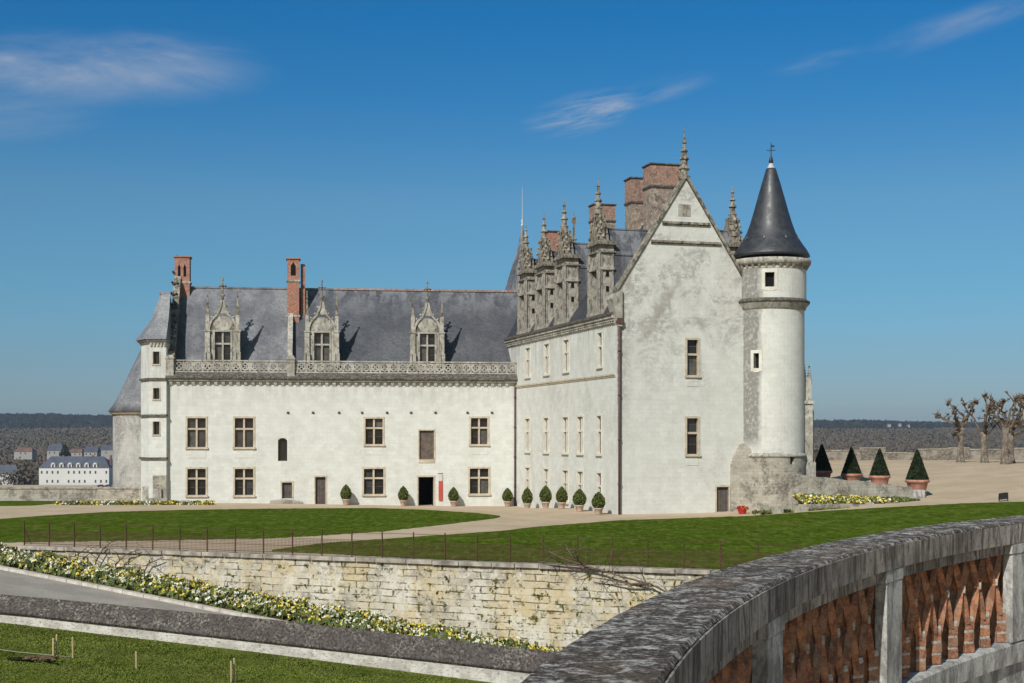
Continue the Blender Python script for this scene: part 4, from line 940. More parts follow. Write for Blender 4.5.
# string mouldings, raking coping, kneelers, finial
m2 = MB(); sg_ = (APX-KN)/(GW/2)
for z in (19.85, 18.55):
    hw = (APX-z)/sg_-.2; m2.box(GW/2-hw, GW/2+hw, -.16, .0, z-.06, z+.09); m2.box(GW/2-hw, GW/2+hw, -.08, .0, z-.16, z-.06)
m2.build('string_moulding', 'carved', RW)
m2 = MB(); m2.box(GW/2-.55, GW/2+.35, -.03, 0, 20.35, 21.15); m2.build('blocked_panel', 'old_stone', RW)
m2 = MB()
for s in (-1, 1):
    x0_, x1_ = GW/2, GW/2+s*(GW/2+.15); zx = KN-.15*sg_
    m2.add([(x0_, -.13, APX+.08), (x1_, -.13, zx+.08), (x1_, -.13, zx+.42), (x0_, -.13, APX+.42), (x0_, .5, APX+.08), (x1_, .5, zx+.08), (x1_, .5, zx+.42), (x0_, .5, APX+.42)], [(0, 1, 2, 3), (4, 7, 6, 5), (3, 2, 6, 7), (0, 4, 5, 1), (1, 5, 6, 2)])
m2.build('raking_coping', 'carved', RW)
for s, x in ((-1, 0), (1, GW)):
    m2 = MB(); m2.prism([(x-s*.3, KN+.2), (x+s*.35, KN-.2), (x+s*.45, KN-.45), (x+s*.35, KN-.7), (x+s*.28, ZE+.4), (x+s*.12, ZE-.4), (x-s*.02, ZE-.9), (x-s*.3, ZE-.9)], -.25, .9); m2.build('kneeler', 'carved_pale', RW)
m2 = MB(); z = APX+.1; m2.lathe([(.40, z-.1), (.44, z+.12), (.28, z+.22), (.30, z+.55), (.40, z+.62), (.40, z+.72), (.22, z+.85), (.24, z+1.2), (.34, z+1.28), (.34, z+1.36), (.17, z+1.5), (.17, z+1.75), (.27, z+1.82), (.27, z+1.9), (.12, z+2.05), (.11, z+2.35), (.18, z+2.42), (.17, z+2.5), (.07, z+2.65), (.10, z+2.8), (.03, z+3.0), (.02, z+3.5)], GW/2, .25, 8, False); m2.build('finial', 'carved', RW)
# side wall: frame with x running from the far end towards the gable
VL = 36.0
def sx(v): return VL-v
sh = []; sw = []
for x in (527.7, 546.3, 565.5, 580.3, 599.3):
    v = wvx(x); w = 1.35 if x < 590 else .95
    for z0, z1 in ((4.05, 6.75), (.35, 2.75)): h = (sx(v)-w/2, sx(v)+w/2, z0, z1); sh.append(h); sw.append((h, x < 590))
for x in (528, 546.8, 566.3, 600):
    v = wvx(x); w = 1.35 if x < 590 else .95; h = (sx(v)-w/2, sx(v)+w/2, 10.15, 12.55); sh.append(h); sw.append((h, x < 590))
m2 = MB(); wall_holes(m2, 0, VL, -2.5, ZE, sh, .42); SW = m2.build('side_wall', 'west_stone', RW, loc=(0, VL, 0), rz=-math.pi/2, fix=False)
for (a, b, c, d), mu in sw: mull_window(b-a, d-c, RW, (0, VL-(a+b)/2, c), rz=-math.pi/2, mull=mu, trans=.60, frame_mat='pale_frame')
m2 = MB(); m2.box(11, VL-.25, -.11, .0, 9.42, 9.54); m2.box(11, VL-.25, -.06, 0, 9.32, 9.42); m2.build('string_course', 'sill', RW, loc=(0, VL, 0), rz=-math.pi/2)
CS = VL-27.0
m2 = MB(); m2.box(CS, VL-.3, -.10, 0, 12.95, 13.12); m2.box(CS, VL-.3, -.2, 0, 13.12, 13.3); m2.box(CS, VL-.2, -.3, .2, 13.3, 13.5)
k = CS+.2
while k < VL-.6: m2.box(k, k+.18, -.17, -.10, 12.98, 13.12); k += .42
m2.build('cornice', 'carved_pale', RW, loc=(0, VL, 0), rz=-math.pi/2)
m2 = MB(); m2.box(CS, VL-.2, -.40, .15, 13.503, 13.70); m2.build('gutter', 'ledge', RW, loc=(0, VL, 0), rz=-math.pi/2)
# roof
RR1 = 20.9; sR_ = (RR1-13.7)/(GW/2)
m2 = MB(); m2.quad((0, .5, 13.7), (0, VL, 13.7), (GW/2, VL, RR1), (GW/2, .5, RR1)); m2.quad((GW, .5, 13.7), (GW/2, .5, RR1), (GW/2, VL, RR1), (GW, VL, 13.7)); m2.add([(0, VL, 13.7), (GW, VL, 13.7), (GW/2, VL, RR1)], [(0, 1, 2)]); m2.build('roof', 'slate_dark', RW, fix=False)
m2 = MB(); m2.box(GW/2-.12, GW/2+.12, .5, VL, RR1-.05, RR1+.1); m2.build('ridge_cap', 'lead', RW)
def ren_dormer(parent, v, east=False, w=2.0, crown=1.0):
    """tall stone dormer flush with the side wall, carved crown and finial; built facing -y then turned"""
    m = MB(); zb, zt = 13.75, 18.7
    wall_holes(m, -w/2, w/2, zb, zt, [(-.55, .55, 14.5, 17.1)], .4, -.10)
    m.quad((-w/2, -.10, zb), (-w/2, .95, zb), (-w/2, .95, zt), (-w/2, -.10, zt)); m.quad((w/2, -.10, zb), (w/2, .95, zb), (w/2, .95, zt), (w/2, -.10, zt)); m.quad((-w/2, .95, zb), (w/2, .95, zb), (w/2, .95, zt), (-w/2, .95, zt))
    rz = -math.pi/2 if not east else math.pi/2; loc = (0, v, 0) if not east else (GW, v, 0)
    d = m.build('dormer', 'carved_grey', parent, loc=loc, rz=rz, fix=False)
    m = MB()
    for s in (-1, 1): m.box(s*w/2-.16, s*w/2+.16, -.26, -.10, zb, zt-.6); m.box(s*(w/2-.35)-.06, s*(w/2-.35)+.06, -.2, -.1, zb+.5, zt-.7)
    for s in (-1, 1):                                 # pilaster strips on the cheeks
        m.box(s*w/2-(0 if s > 0 else .06), s*w/2+(.06 if s > 0 else 0), -.05, .08, zb, zt-.6); m.box(s*w/2-(0 if s > 0 else .06), s*w/2+(.06 if s > 0 else 0), .8, .92, zb, zt-.6)
    m.box(-w/2-.2, w/2+.2, -.32, 1.02, zb-.05, zb+.22); m.box(-w/2-.12, w/2+.12, -.24, 1.0, zb+.22, zb+.42)
    m.box(-w/2-.14, w/2+.14, -.26, 1.0, 16.9, 17.08); m.build('pilaster', 'carved_grey', d)
    m = MB(); m.box(-w/2-.16, w/2+.16, -.28, 1.02, zt-.6, zt-.48); m.box(-w/2-.26, w/2+.26, -.38, 1.08, zt-.06, zt+.12); m.box(-w/2-.14, w/2+.14, -.24, .9, zt+.12, zt+.24); m.build('entablature', 'carved', d)
    m = MB(); m.box(-.55, .55, .2, .22, 14.5, 17.1); m.build('window', 'glass', d)
    for z_ in (15.4, 16.45):
        m = MB(); m.box(w/2-.02, w/2+.05, .36, .56, z_, z_+.36); m.build('niche_shade', 'black', d)  # raised black blocks, their colour stands in for the shade of niches
    m = MB(); zc = zt+.22                              # stepped crown narrowing to the finial
    for (hw, h0, h1) in ((.95, 0, .55), (.72, .55, 1.0), (.5, 1.0, 1.45), (.32, 1.45, 1.9)):
        m.prism([(-hw, zc+h0), (hw, zc+h0), (hw*.86, zc+h1-.1), (hw*.95, zc+h1), (-hw*.95, zc+h1), (-hw*.86, zc+h1-.1)], -.12, .6)
        for s in (-1, 1): m.blob((s*(hw+.08), .15, zc+h0+.28), .19, 1.4); m.blob((s*(hw-.05), -.2, zc+h0+.3), .13, 1.3)
    m.build('crown', 'carved', d)
    m = MB(); z = zc+1.85+.25*crown; m.lathe([(.3, z-.3), (.30, z), (.34, z+.1), (.20, z+.2), (.19, z+.55), (.30, z+.62), (.28, z+.7), (.14, z+.8), (.12, z+1.05), (.22, z+1.12), (.20, z+1.2), (.09, z+1.3), (.08, z+1.6), (.14, z+1.66), (.04, z+1.78), (.02, z+2.15)], 0, .15, 8, False); m.build('finial', 'carved', d)
    for s in (-1, 1):
        m = MB(); pinnacle(m, s*(w/2-.02), .15, zt+.2, 1.7, .26, crk=False); m.build('pinnacle', 'carved', d)
    m = MB(); zr, ze = 19.9, 18.0; ye = (zr-13.7)/sR_+.3; yc = (ze-13.7)/sR_+.3
    for s in (-1, 1): m.quad((0, .3, zr), (0, ye, zr), (s*(w/2), yc, ze), (s*(w/2), .3, ze)); m.add([(s*w/2*.98, .4, 13.8), (s*w/2*.98, .4, ze), (s*w/2*.98, yc, ze)], [(0, 1, 2)])
    m.box(-.08, .08, .3, ye, zr-.03, zr+.07); m.box(-w/2-.04, -w/2+.02, .35, yc, ze-.06, ze+.04); m.box(w/2-.02, w/2+.04, .35, yc, ze-.06, ze+.04)
    m.build('dormer_roof', 'slate_dark' if False else 'slate', d, fix=False)
    return d
for x, cr in ((526, -.6), (544, .3), (564.3, 1.2), (598.3, 1.8)): ren_dormer(RW, wvx(x, .15), crown=cr)
for v in (2.9, 11.5, 17.5): ren_dormer(RW, v, True)
def ridge_chim(xa, xb, ytop, w, dpt, mat='brick_grey', band=2.0):
    v = wvx((xa+xb)/2, GW/2); zt = wvz((xa+xb)/2, ytop, GW/2); chimney(RW, mat, GW/2, v, w, dpt, 17.5, zt, bands=(zt-band,), caps=1, stone='ledge'); return v
ridge_chim(644.5, 680, 165.5, 2.3, 1.5, band=1.7); ridge_chim(628, 651, 179, 1.8, 1.3, band=1.9)
ridge_chim(587, 617.5, 205, 1.75, 1.2, band=1.4); ridge_chim(548, 562, 232, 1.7, 1.5, mat='brick', band=2.4)
m2 = MB(); pinnacle(m2, GW-1, wvx(574, GW-1), 17.5, guz(574, 211, wvx(574, GW-1))-17.5, .75); m2.build('pinnacle', 'carved', RW)
# corner rain pipe with hopper
m2 = MB(); s = gux(619.3, -.15); m2.tube([(s, -.16, -.1), (s, -.16, 12.9)], .085, 8); m2.box(s-.2, s+.2, -.36, -.02, 12.9, 13.25)
for z in (2, 5, 8, 11): m2.tube([(s, -.16, z), (s, -.16, z+.12)], .12, 8)
m2.build('rain_pipe', 'pipe', RW)

# slate spire tower behind the junction
SP = thing('spire_turret', 'slate spire with pale lead tip rising behind the junction of the two wings', 'tower', (px(522.3, 130, 0).x, 130, 0))
m2 = MB(); m2.lathe([(3.0, -4), (3.0, 13.4)], n=8, smooth=False, a0=.39); m2.build('wall', 'front_stone', SP)
m2 = MB(); m2.lathe([(3.2, 13.4), (2.6, 15), (1.80, 18.6), (.85, 21.6), (.26, 23.5)], n=8, smooth=False, a0=.39); m2.build('roof', 'slate', SP)
m2 = MB(); m2.lathe([(.30, 23.4), (.07, 24.7), (.16, 24.8), (.16, 24.9), (.05, 25.0), (.15, 25.25), (.03, 25.45), (.014, 28.4)], n=8); m2.build('lead_tip', 'lead', SP)

# ------------------------------------------------------------ ROUND TOWER
tc_ = G0+Vector((cR*11.62-sR*.55, sR*11.62+cR*.55, 0))
RT = thing('round_tower', 'white round tower with dark slate cone and weathervane at the gable corner', 'tower', tc_)
TD = tc_.y; Rr = 2.37
def tzz(y, D=None): return EYE-(y-HZ)/F*((TD-2.2) if D is None else D)
def cyl_wall(mb, r, z0, z1, holes, n=56, depth=.4):
    """curved wall with rectangular openings given as (angle0, angle1, z0, z1)"""
    angs = sorted({2*math.pi*k/n-math.pi for k in range(n+1)} | {h[0] for h in holes} | {h[1] for h in holes}); zs = sorted({z0, z1} | {h[2] for h in holes} | {h[3] for h in holes})
    P = lambda a, z, rr=r: (rr*math.cos(a), rr*math.sin(a), z)
    for i in range(len(angs)-1):
        for j in range(len(zs)-1):
            ca, cz = (angs[i]+angs[i+1])/2, (zs[j]+zs[j+1])/2
            if any(h[0] < ca < h[1] and h[2] < cz < h[3] for h in holes): continue
            mb.add([P(angs[i], zs[j]), P(angs[i+1], zs[j]), P(angs[i+1], zs[j+1]), P(angs[i], zs[j+1])], [(0, 1, 2, 3)], False)
    for a, b, c, d in holes:
        q = r-depth; mb.add([P(a, c), P(a, c, q), P(a, d, q), P(a, d)], [(0, 1, 2, 3)]); mb.add([P(b, c), P(b, d), P(b, d, q), P(b, c, q)], [(0, 1, 2, 3)]); mb.add([P(a, d), P(a, d, q), P(b, d, q), P(b, d)], [(0, 1, 2, 3)]); mb.add([P(a, c), P(b, c), P(b, c, q), P(a, c, q)], [(0, 1, 2, 3)])
def tang(x, r):                                        # angle on the drum that shows at image column x
    X = (x-512)/F*(TD-r*.8)-tc_.x; X = max(-r*.98, min(r*.98, X)); return -math.acos(X/r)
zs1 = tzz(301.5); zs0 = tzz(455.5)
low_h = [(tang(753.8, Rr), tang(758.6, Rr), tzz(368), tzz(353))]
up_h = [(tang(764.3, Rr), tang(773, Rr), tzz(287), tzz(272.5))]
m2 = MB(); cyl_wall(m2, Rr, 3.9, zs1, low_h); m2.build('lower_drum', 'drum_stone', RT, fix=False)
m2 = MB(); cyl_wall(m2, Rr+.13, zs1, tzz(262), up_h); m2.build('upper_drum', 'drum_stone', RT, fix=False)
base_h = [(tang(788.8, Rr+.03), tang(793.6, Rr+.03), tzz(464.5), tzz(456.8)), (tang(788.8, Rr+.03), tang(792, Rr+.03), tzz(495), tzz(490))]
m2 = MB(); cyl_wall(m2, Rr+.10, -2, zs0-.1, base_h); m2.build('base_drum', 'old_stone', RT, fix=False)
m2 = MB(); m2.lathe([(Rr+.02, zs0-.12), (Rr+.16, zs0-.10), (Rr+.14, zs0+.02), (Rr+.0, zs0+.16)], n=56); m2.build('base_moulding', 'carved_pale', RT)
for hh, rr, fr in ((low_h[0], Rr, .22), (up_h[0], Rr+.13, .2), (base_h[0], Rr+.1, 0), (base_h[1], Rr+.1, 0)):
    m2 = MB(); a, b, c, d = hh; q = rr-.33
    m2.add([(q*math.cos(a), q*math.sin(a), c), (q*math.cos(b), q*math.sin(b), c), (q*math.cos(b), q*math.sin(b), d), (q*math.cos(a), q*math.sin(a), d)], [(0, 1, 2, 3)])
    w = m2.build('window', 'black', RT, fix=False)
    if fr:
        m2 = MB(); f = fr/rr
        for (a2, b2, c2, d2) in ((a-f, a, c-fr, d+fr), (b, b+f, c-fr, d+fr), (a, b, d, d+fr), (a, b, c-fr*1.3, c)):
            q0, q1 = rr-.02, rr+.035; P = lambda A_, z_, r_: (r_*math.cos(A_), r_*math.sin(A_), z_)
            m2.add([P(a2, c2, q1), P(b2, c2, q1), P(b2, d2, q1), P(a2, d2, q1), P(a2, c2, q0), P(b2, c2, q0), P(b2, d2, q0), P(a2, d2, q0)], [(0, 1, 2, 3), (0, 3, 7, 4), (1, 5, 6, 2), (3, 2, 6, 7), (0, 4, 5, 1)])
        m2.build('frame', 'pale_frame', w)
m2 = MB(); m2.lathe([(Rr, zs1-.5), (Rr+.10, zs1-.42), (Rr+.13, zs1-.28), (Rr+.30, zs1-.1), (Rr+.36, zs1+.1), (Rr+.10, zs1+.22)], n=56); m2.build('string_course', 'carved_pale', RT)
m2 = MB(); m2.lathe([(Rr+.37, zs1-.02), (Rr+.38, zs1+.13), (Rr+.14, zs1+.28)], n=56); m2.build('dirty_ledge', 'ledge', RT)
zc0, zc1 = tzz(266), tzz(257.5)
m2 = MB(); m2.lathe([(Rr+.08, zc0-.2), (Rr+.14, zc0-.15), (Rr+.16, zc0)], n=56); m2.lathe([(Rr+.30, zc0+.12), (Rr+.44, zc0+.3), (Rr+.46, zc1), (Rr-.2, zc1+.02)], n=56)
for k in range(34):
    a = 2*math.pi*k/34; c_, s_ = math.cos(a), math.sin(a); r0, r1 = Rr+.05, Rr+.32; w_ = .085
    vs = []
    for zz_ in (zc0-.12, zc0+.14):
        for rr in (r0, r1 if zz_ > zc0 else r1-.16): vs += [(c_*rr-s_*w_, s_*rr+c_*w_, zz_), (c_*rr+s_*w_, s_*rr-c_*w_, zz_)]
    m2.add(vs, [(0, 1, 3, 2), (4, 6, 7, 5), (0, 4, 5, 1), (2, 3, 7, 6), (0, 2, 6, 4), (1, 5, 7, 3)])
m2.build('cornice', 'carved_pale', RT)
D_ = TD; kx = D_/F
prof = [(37.6, 257.5), (37.0, 255.5), (34.5, 251), (31.0, 246), (27.2, 240), (23.6, 233), (20.4, 224), (16.6, 211), (12.8, 197), (8.9, 183), (5.2, 170.5), (4.4, 168.5)]
m2 = MB(); m2.lathe([(a*kx*1.02, tzz(b, D_)) for a, b in prof], .07, 0, 56); m2.build('cone_roof', 'slate_cone', RT)
m2 = MB(); zt = tzz(171, D_); m2.lathe([(.47, zt-.35), (.37, zt-.02), (.16, zt+.45), (.11, zt+.55)], .07, 0, 28); m2.build('lead_cap', 'lead', RT)
m2 = MB(); m2.lathe([(.10, zt+.5), (.17, zt+.62), (.10, zt+.95), (.04, zt+1.05), (.03, zt+1.9)], n=10)
m2.tube([(-.26, 0, zt+1.45), (.26, 0, zt+1.45)], .018, 5); m2.tube([(0, 0, zt+1.4), (0, 0, zt+1.95)], .02, 5)
for s in (-1, 1): m2.blob((s*.27, 0, zt+1.45), .045); m2.tube([(s*.14, 0, zt+1.35), (s*.08, 0, zt+1.45), (s*.14, 0, zt+1.55)], .014, 4)
m2.prism([(.0, zt+1.70), (.2, zt+1.66), (.26, zt+1.78), (.12, zt+1.82), (.0, zt+1.78)], -.01, .01); m2.blob((0, 0, zt+1.95), .035)
m2.build('weathervane', 'metal_black', RT, loc=(.07, 0, 0))
m2 = MB(); 
for k in range(4):
    a = -math.pi+.45+k*(math.pi-.9)/3; r_ = 28.3*kx; z_ = tzz(240, D_); m2.add([((r_+.12)*math.cos(a-.03), (r_+.12)*math.sin(a-.03), z_-.1), ((r_+.12)*math.cos(a+.03), (r_+.12)*math.sin(a+.03), z_-.1), ((r_+.02)*math.cos(a), (r_+.02)*math.sin(a), z_+.12), ((r_-.2)*math.cos(a), (r_-.2)*math.sin(a), z_+.05)], [(0, 1, 2), (0, 2, 3), (1, 3, 2)])
m2.build('vent_scale', 'slate', RT, fix=False)
# battered foot of the tower against the gable wall
m2 = MB(); x0 = (733-512)/F*(TD-2.6)-tc_.x; x1 = (742-512)/F*(TD-2.6)-tc_.x
m2.prism([(x0, -1), (x0, 3.3), (x0+.2, 3.9), (x1+.05, 4.75), (x1+.3, 4.8), (x1+1.2, 4.0), (x1+1.4, -1)], -1.75, .2); m2.build('batter', 'old_stone', RT, bevel=.04)

# rubble terrace wall right of the tower, its raised flower bed and kerb
q0 = px(792, 94.6, 0); q1 = px(912, 97.2, 0); vdir = Vector((q1.x-q0.x, q1.y-q0.y)); LWL = vdir.length; rzw = math.atan2(vdir.y, vdir.x)
RB = thing('rubble_wall', 'low rough grey rubble wall sloping down to the right of the round tower', 'wall', (q0.x, q0.y, 0), rzw)
m2 = MB(); N = 26; vs = []
for i in range(N+1):
    t_ = i/N; zt = 2.75-1.0*t_ + random.uniform(-.05, .05); x = LWL*t_
    for (y, z) in ((0+random.uniform(-.04, .04), -.2), (random.uniform(-.04, .04), 1.0), (random.uniform(-.03, .03), zt), (.5, zt+random.uniform(-.03, .03)), (.5, -.2)): vs.append((x, y, z))
m2.add(vs, [(i*5+j, i*5+j+1, (i+1)*5+j+1, (i+1)*5+j) for i in range(N) for j in range(4)]+[(0, 1, 2, 3, 4), tuple(N*5+k for k in (4, 3, 2, 1, 0))]); m2.build('wall_face', 'old_stone', RB)
m2 = MB(); m2.box(LWL+.02, LWL+.9, -.25, .6, -.2, 1.55); m2.build('end_block', 'pillar', RB, bevel=.05)
def rbp(x, y, z): return Vector((q0.x+math.cos(rzw)*x-math.sin(rzw)*y, q0.y+math.sin(rzw)*x+math.cos(rzw)*y, z))
V = []; 
for i in range(21):
    x = .2+(LWL-1.2)*i/20
    for j in range(5): t_ = j/4; V.append(rbp(x, -.02-2.0*t_, (1.25-.05*x)*(1-t_)+(.72+.01*x)*t_))
struct(fast('raised_bed_soil', V, [(i*5+j, i*5+j+1, (i+1)*5+j+1, (i+1)*5+j) for i in range(20) for j in range(4)], 'soil'))
n = 2600; xx = rng.uniform(0, LWL-.6, n); tt = rng.random(n)
P = np.array([rbp(x, -.05-1.9*t_, (1.25-.05*x)*(1-t_)+(.72+.01*x)*t_+h) for x, t_, h in zip(xx, tt, rng.uniform(.02, .22, n))])
fl = rng.random(n); mi = np.where((fl < .42) & (xx < LWL*.75), np.where(rng.random(n) < .75, 3, 2), rng.integers(0, 2, n))
V, Q = leaves(P, rng.uniform(.12, .22, n), .2, 1); o = fast('tower_flower_bed', V, Q, ['leaf_bed', 'leaf_blue', 'fl_white', 'fl_yellow'], mi)
tag(o, 'bed of pale yellow flowers in front of the rubble wall by the round tower', 'flowers', kind='stuff')
m2 = MB(); x = -3.4
while x < LWL-.4:
    L = random.uniform(.5, 1.1); a, b, c, d = rbp(x, -2.35, 0), rbp(x+L-.02, -2.35, 0), rbp(x+L-.02, -2.0, 0), rbp(x, -2.0, 0); m2.slab([(p.x, p.y) for p in (a, b, c, d)], -.1, .74+.012*x+random.uniform(-.06, .06)); x += L
tag(m2.build('bed_kerb_wall', 'old_stone', bevel=.03), 'low rough stone kerb in front of the yellow flower bed by the tower', 'kerb wall')
n = 900; xx = rng.uniform(-4.2, LWL, n); P = np.array([rbp(x, -2.45-.25*r_, .30+.03*x*.5+h) for x, r_, h in zip(xx, rng.random(n), rng.uniform(0, .2, n))])
P = P[np.sin(xx*1.3)+np.sin(xx*3.1) > -.3]
V, Q = leaves(P, .2, .3, 1); tag(fast('kerb_weeds', V, Q, 'leaf_bed'), 'dark low weeds growing at the foot of the kerb by the tower', 'weeds', kind='stuff')
# chapel-like buttress showing past the tower
bx = px(808.5, 98.2, 0)
BT = thing('buttress_pier', 'gothic stone buttress with crocketed pinnacles showing right of the round tower', 'building', (bx.x, 98.2, 0), 0)
def bz(y): return EYE-(y-HZ)/F*98.2
m2 = MB(); m2.box(-.62, .18, -.6, 1.2, -1, bz(404)); m2.box(-.75, .27, -.72, 1.3, bz(404), bz(401)); m2.box(-.55, .12, -.4, 1.0, bz(401), bz(378)); m2.box(.18, .38, 0, 1, -1, bz(412)); m2.box(-.7, .35, -.75, -.6, -1, bz(462)); m2.build('pier', 'carved_pale', BT)
m2 = MB(); m2.prism([(.18, bz(412)), (.38, bz(412)), (.18, bz(403))], 0, 1); m2.build('weathering', 'carved', BT)
m2 = MB(); pinnacle(m2, -.35, .0, bz(380), 1.5, .32); pinnacle(m2, .05, .0, bz(384), 1.35, .3); pinnacle(m2, .16, .4, bz(392), 1.1, .2); m2.build('pinnacle', 'carved', BT)

# ------------------------------------------------------------ clipped shrubs in pots
def shrub_mesh(name, kind):
    pts = []
    if kind == 'egg':
        n = 1500
        for _ in range(n):
            t_ = random.random(); z = t_**.9; rr = .47*math.sin(math.pi*min(1, (z*.86+.14)))**.75*(1-.18*z); a = random.random()*6.283; r2 = rr*random.uniform(.86, 1.06)
            pts.append((r2*math.cos(a), r2*math.sin(a), z*1.12))
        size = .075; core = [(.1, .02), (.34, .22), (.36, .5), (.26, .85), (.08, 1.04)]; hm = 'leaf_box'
    else:
        n = 5200
        for _ in range(n):
            z = 1-math.sqrt(random.random()); rr = .73*(1-z)+.03; a = random.random()*6.283; r2 = rr*random.uniform(.93, 1.04); pts.append((r2*math.cos(a), r2*math.sin(a), z*2.12))
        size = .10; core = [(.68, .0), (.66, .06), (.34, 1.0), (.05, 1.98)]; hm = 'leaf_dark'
    V, Q = leaves(np.array(pts), rng.uniform(size*.7, size*1.3, len(pts)), .2, 1.2)
    m = MB(); m.lathe(core, n=20); nv = len(V)
    V = list(map(tuple, V)); F_ = [tuple(q) for q in Q]
    m.v = V+m.v; m.f = F_+[tuple(i+nv for i in f) for f in m.f]; m.m = [0]*len(F_)+[1]*len(m.m); m.sm = [False]*len(F_)+m.sm
    return m, hm
def potted(kind, scale, label, loc, group, cat='potted shrub', rz=0, first={}):
    if kind not in first:
        root = thing('potted_shrub' if kind == 'egg' else 'topiary_cone', label, cat, loc, 0, group)
        m, hm = shrub_mesh('s', kind)
        if kind == 'egg':
            m.v = [(x, y, z+.42) for x, y, z in m.v]; m.build('foliage', [hm, 'leaf_core'], root, fix=False)
            m = MB(); m.lathe([(.19, 0), (.22, .05), (.29, .36), (.34, .38), (.34, .45), (.29, .45), (.27, .40)], n=20); m.build('pot', 'pale_pot', root)
            m = MB(); m.tube([(0, 0, .3), (0, 0, .55)], .05); m.build('stem', 'branch', root)
        else:
            m.v = [(x, y, z+1.22) for x, y, z in m.v]; m.build('foliage', [hm, 'leaf_core'], root, fix=False)
            m = MB(); m.lathe([(.58, 0), (.63, .05), (.63, .18), (.58, .22), (.62, .5), (.74, .98), (.85, 1.02), (.87, 1.12), (.85, 1.2), (.77, 1.2), (.75, 1.12)], n=32); pot = m.build('pot', 'terracotta', root)
            m = MB(); m.lathe([(.625, .30), (.645, .36), (.66, .42), (.635, .44)], n=32); m.build('pot_band', 'mortar', pot)
        first[kind] = root
    else:
        root = copy_tree(first[kind]); root.location = loc; root['label'] = label
    if kind == 'egg': scale = tuple(q_*random.uniform(.92, 1.07) for q_ in scale)
    root.scale = (scale, scale, scale) if isinstance(scale, (int, float)) else scale; root.rotation_euler.z = rz
    return root
gE = 'clipped egg shaped shrubs in pots along the palace walls'
labs = ['potted egg shaped shrub leftmost of all, left of the lower cross window', 'potted egg shaped shrub just left of the open dark doorway', 'potted egg shaped shrub just right of the red banner', 'potted egg shaped shrub beside the rain pipe in the inner corner']
for (x, y), lab in zip(((346, 505.5), (403.3, 505.8), (453.5, 506), (507.5, 506.3)), labs):
    s = lwx(x, -.8); q = L0+Vector((cL*s+sL*.8, sL*s-cL*.8, 0)); q.z = hgt(q.x, q.y)
    potted('egg', (1.0, 1.0, 1.04), lab, q, gE, rz=random.random()*6)
labs = ['potted egg shrub by the side wall, first one right of the corner pipe', 'potted egg shrub by the side wall, second from the corner pipe', 'potted egg shrub by the side wall, third from the corner pipe', 'potted egg shrub by the side wall, second nearest the gable corner', 'potted egg shrub by the side wall, nearest the gable corner']
for (x, y), lab in zip(((527.3, 508.5), (545.6, 511), (561.8, 512.7), (579.5, 514), (598.5, 515)), labs):
    v = wvx(x, -1.2); q = G0+Vector((-cR*1.2-sR*v, -sR*1.2+cR*v, 0)); q.z = hgt(q.x, q.y)
    potted('egg', (1.02, 1.02, 1.06), lab, q, gE, rz=random.random()*6)
gC = 'dark topiary cones in terracotta planters'
for (x, yr, D, sc, lab) in ((822, 470.5, 113, 1.0, 'dark topiary cone in terracotta planter nearest the round tower'), (851.5, 473.5, 110, .98, 'dark topiary cone in planter, second to the right of the tower'), (879.7, 475.5, 107, .97, 'dark topiary cone in planter, third to the right of the tower'), (917.3, 479.6, 98.5, 1.0, 'largest dark topiary cone, whole planter visible at the end of the rubble wall')):
    q = px(x, D, yr); q.z -= 1.2*sc; potted('cone', (sc*.98, sc*.98, sc), lab, q, gC, 'topiary', rz=random.random()*6)
# red flowers in a pot at the tower foot
q = px(742.3, 93.6, 509); q.z = hgt(q.x, q.y)
root = thing('flower_pot', 'small pot of bright red flowers at the foot of the round tower', 'flower pot', q)
m2 = MB(); m2.lathe([(.2, 0), (.24, .05), (.32, .28), (.36, .30), (.36, .36), (.3, .36)], n=16); m2.build('pot', 'redpot', root)
P = rng.normal(0, 1, (260, 3)); P /= np.linalg.norm(P, axis=1)[:, None]; P *= rng.uniform(.5, 1, (260, 1))*[.42, .42, .22]; P[:, 2] = abs(P[:, 2])+.32
V, Q = leaves(P, .12); fast('blooms', V, Q, ['redpot', 'leaf_bed'], (rng.random(260) < .25).astype(int), root)
# floodlight on the lawn at right
q = gpt(1003.5, 501.2)
root = thing('floodlight', 'small black floodlight box standing on the far right lawn edge', 'floodlight', q, .3)
m2 = MB(); m2.prism([(-.30, .10), (.28, .16), (.26, .56), (-.27, .50)], -.14, .14); m2.build('housing', 'metal_black', root, bevel=.02)
m2 = MB(); m2.box(-.33, -.30, -.03, .03, 0, .4); m2.box(.29, .32, -.03, .03, 0, .4); m2.box(-.33, .32, -.06, .06, -.02, .03); m2.build('bracket', 'metal_black', root)
m2 = MB(); m2.box(-.22, .22, .142, .15, .2, .46); m2.build('lens', 'glass', root)

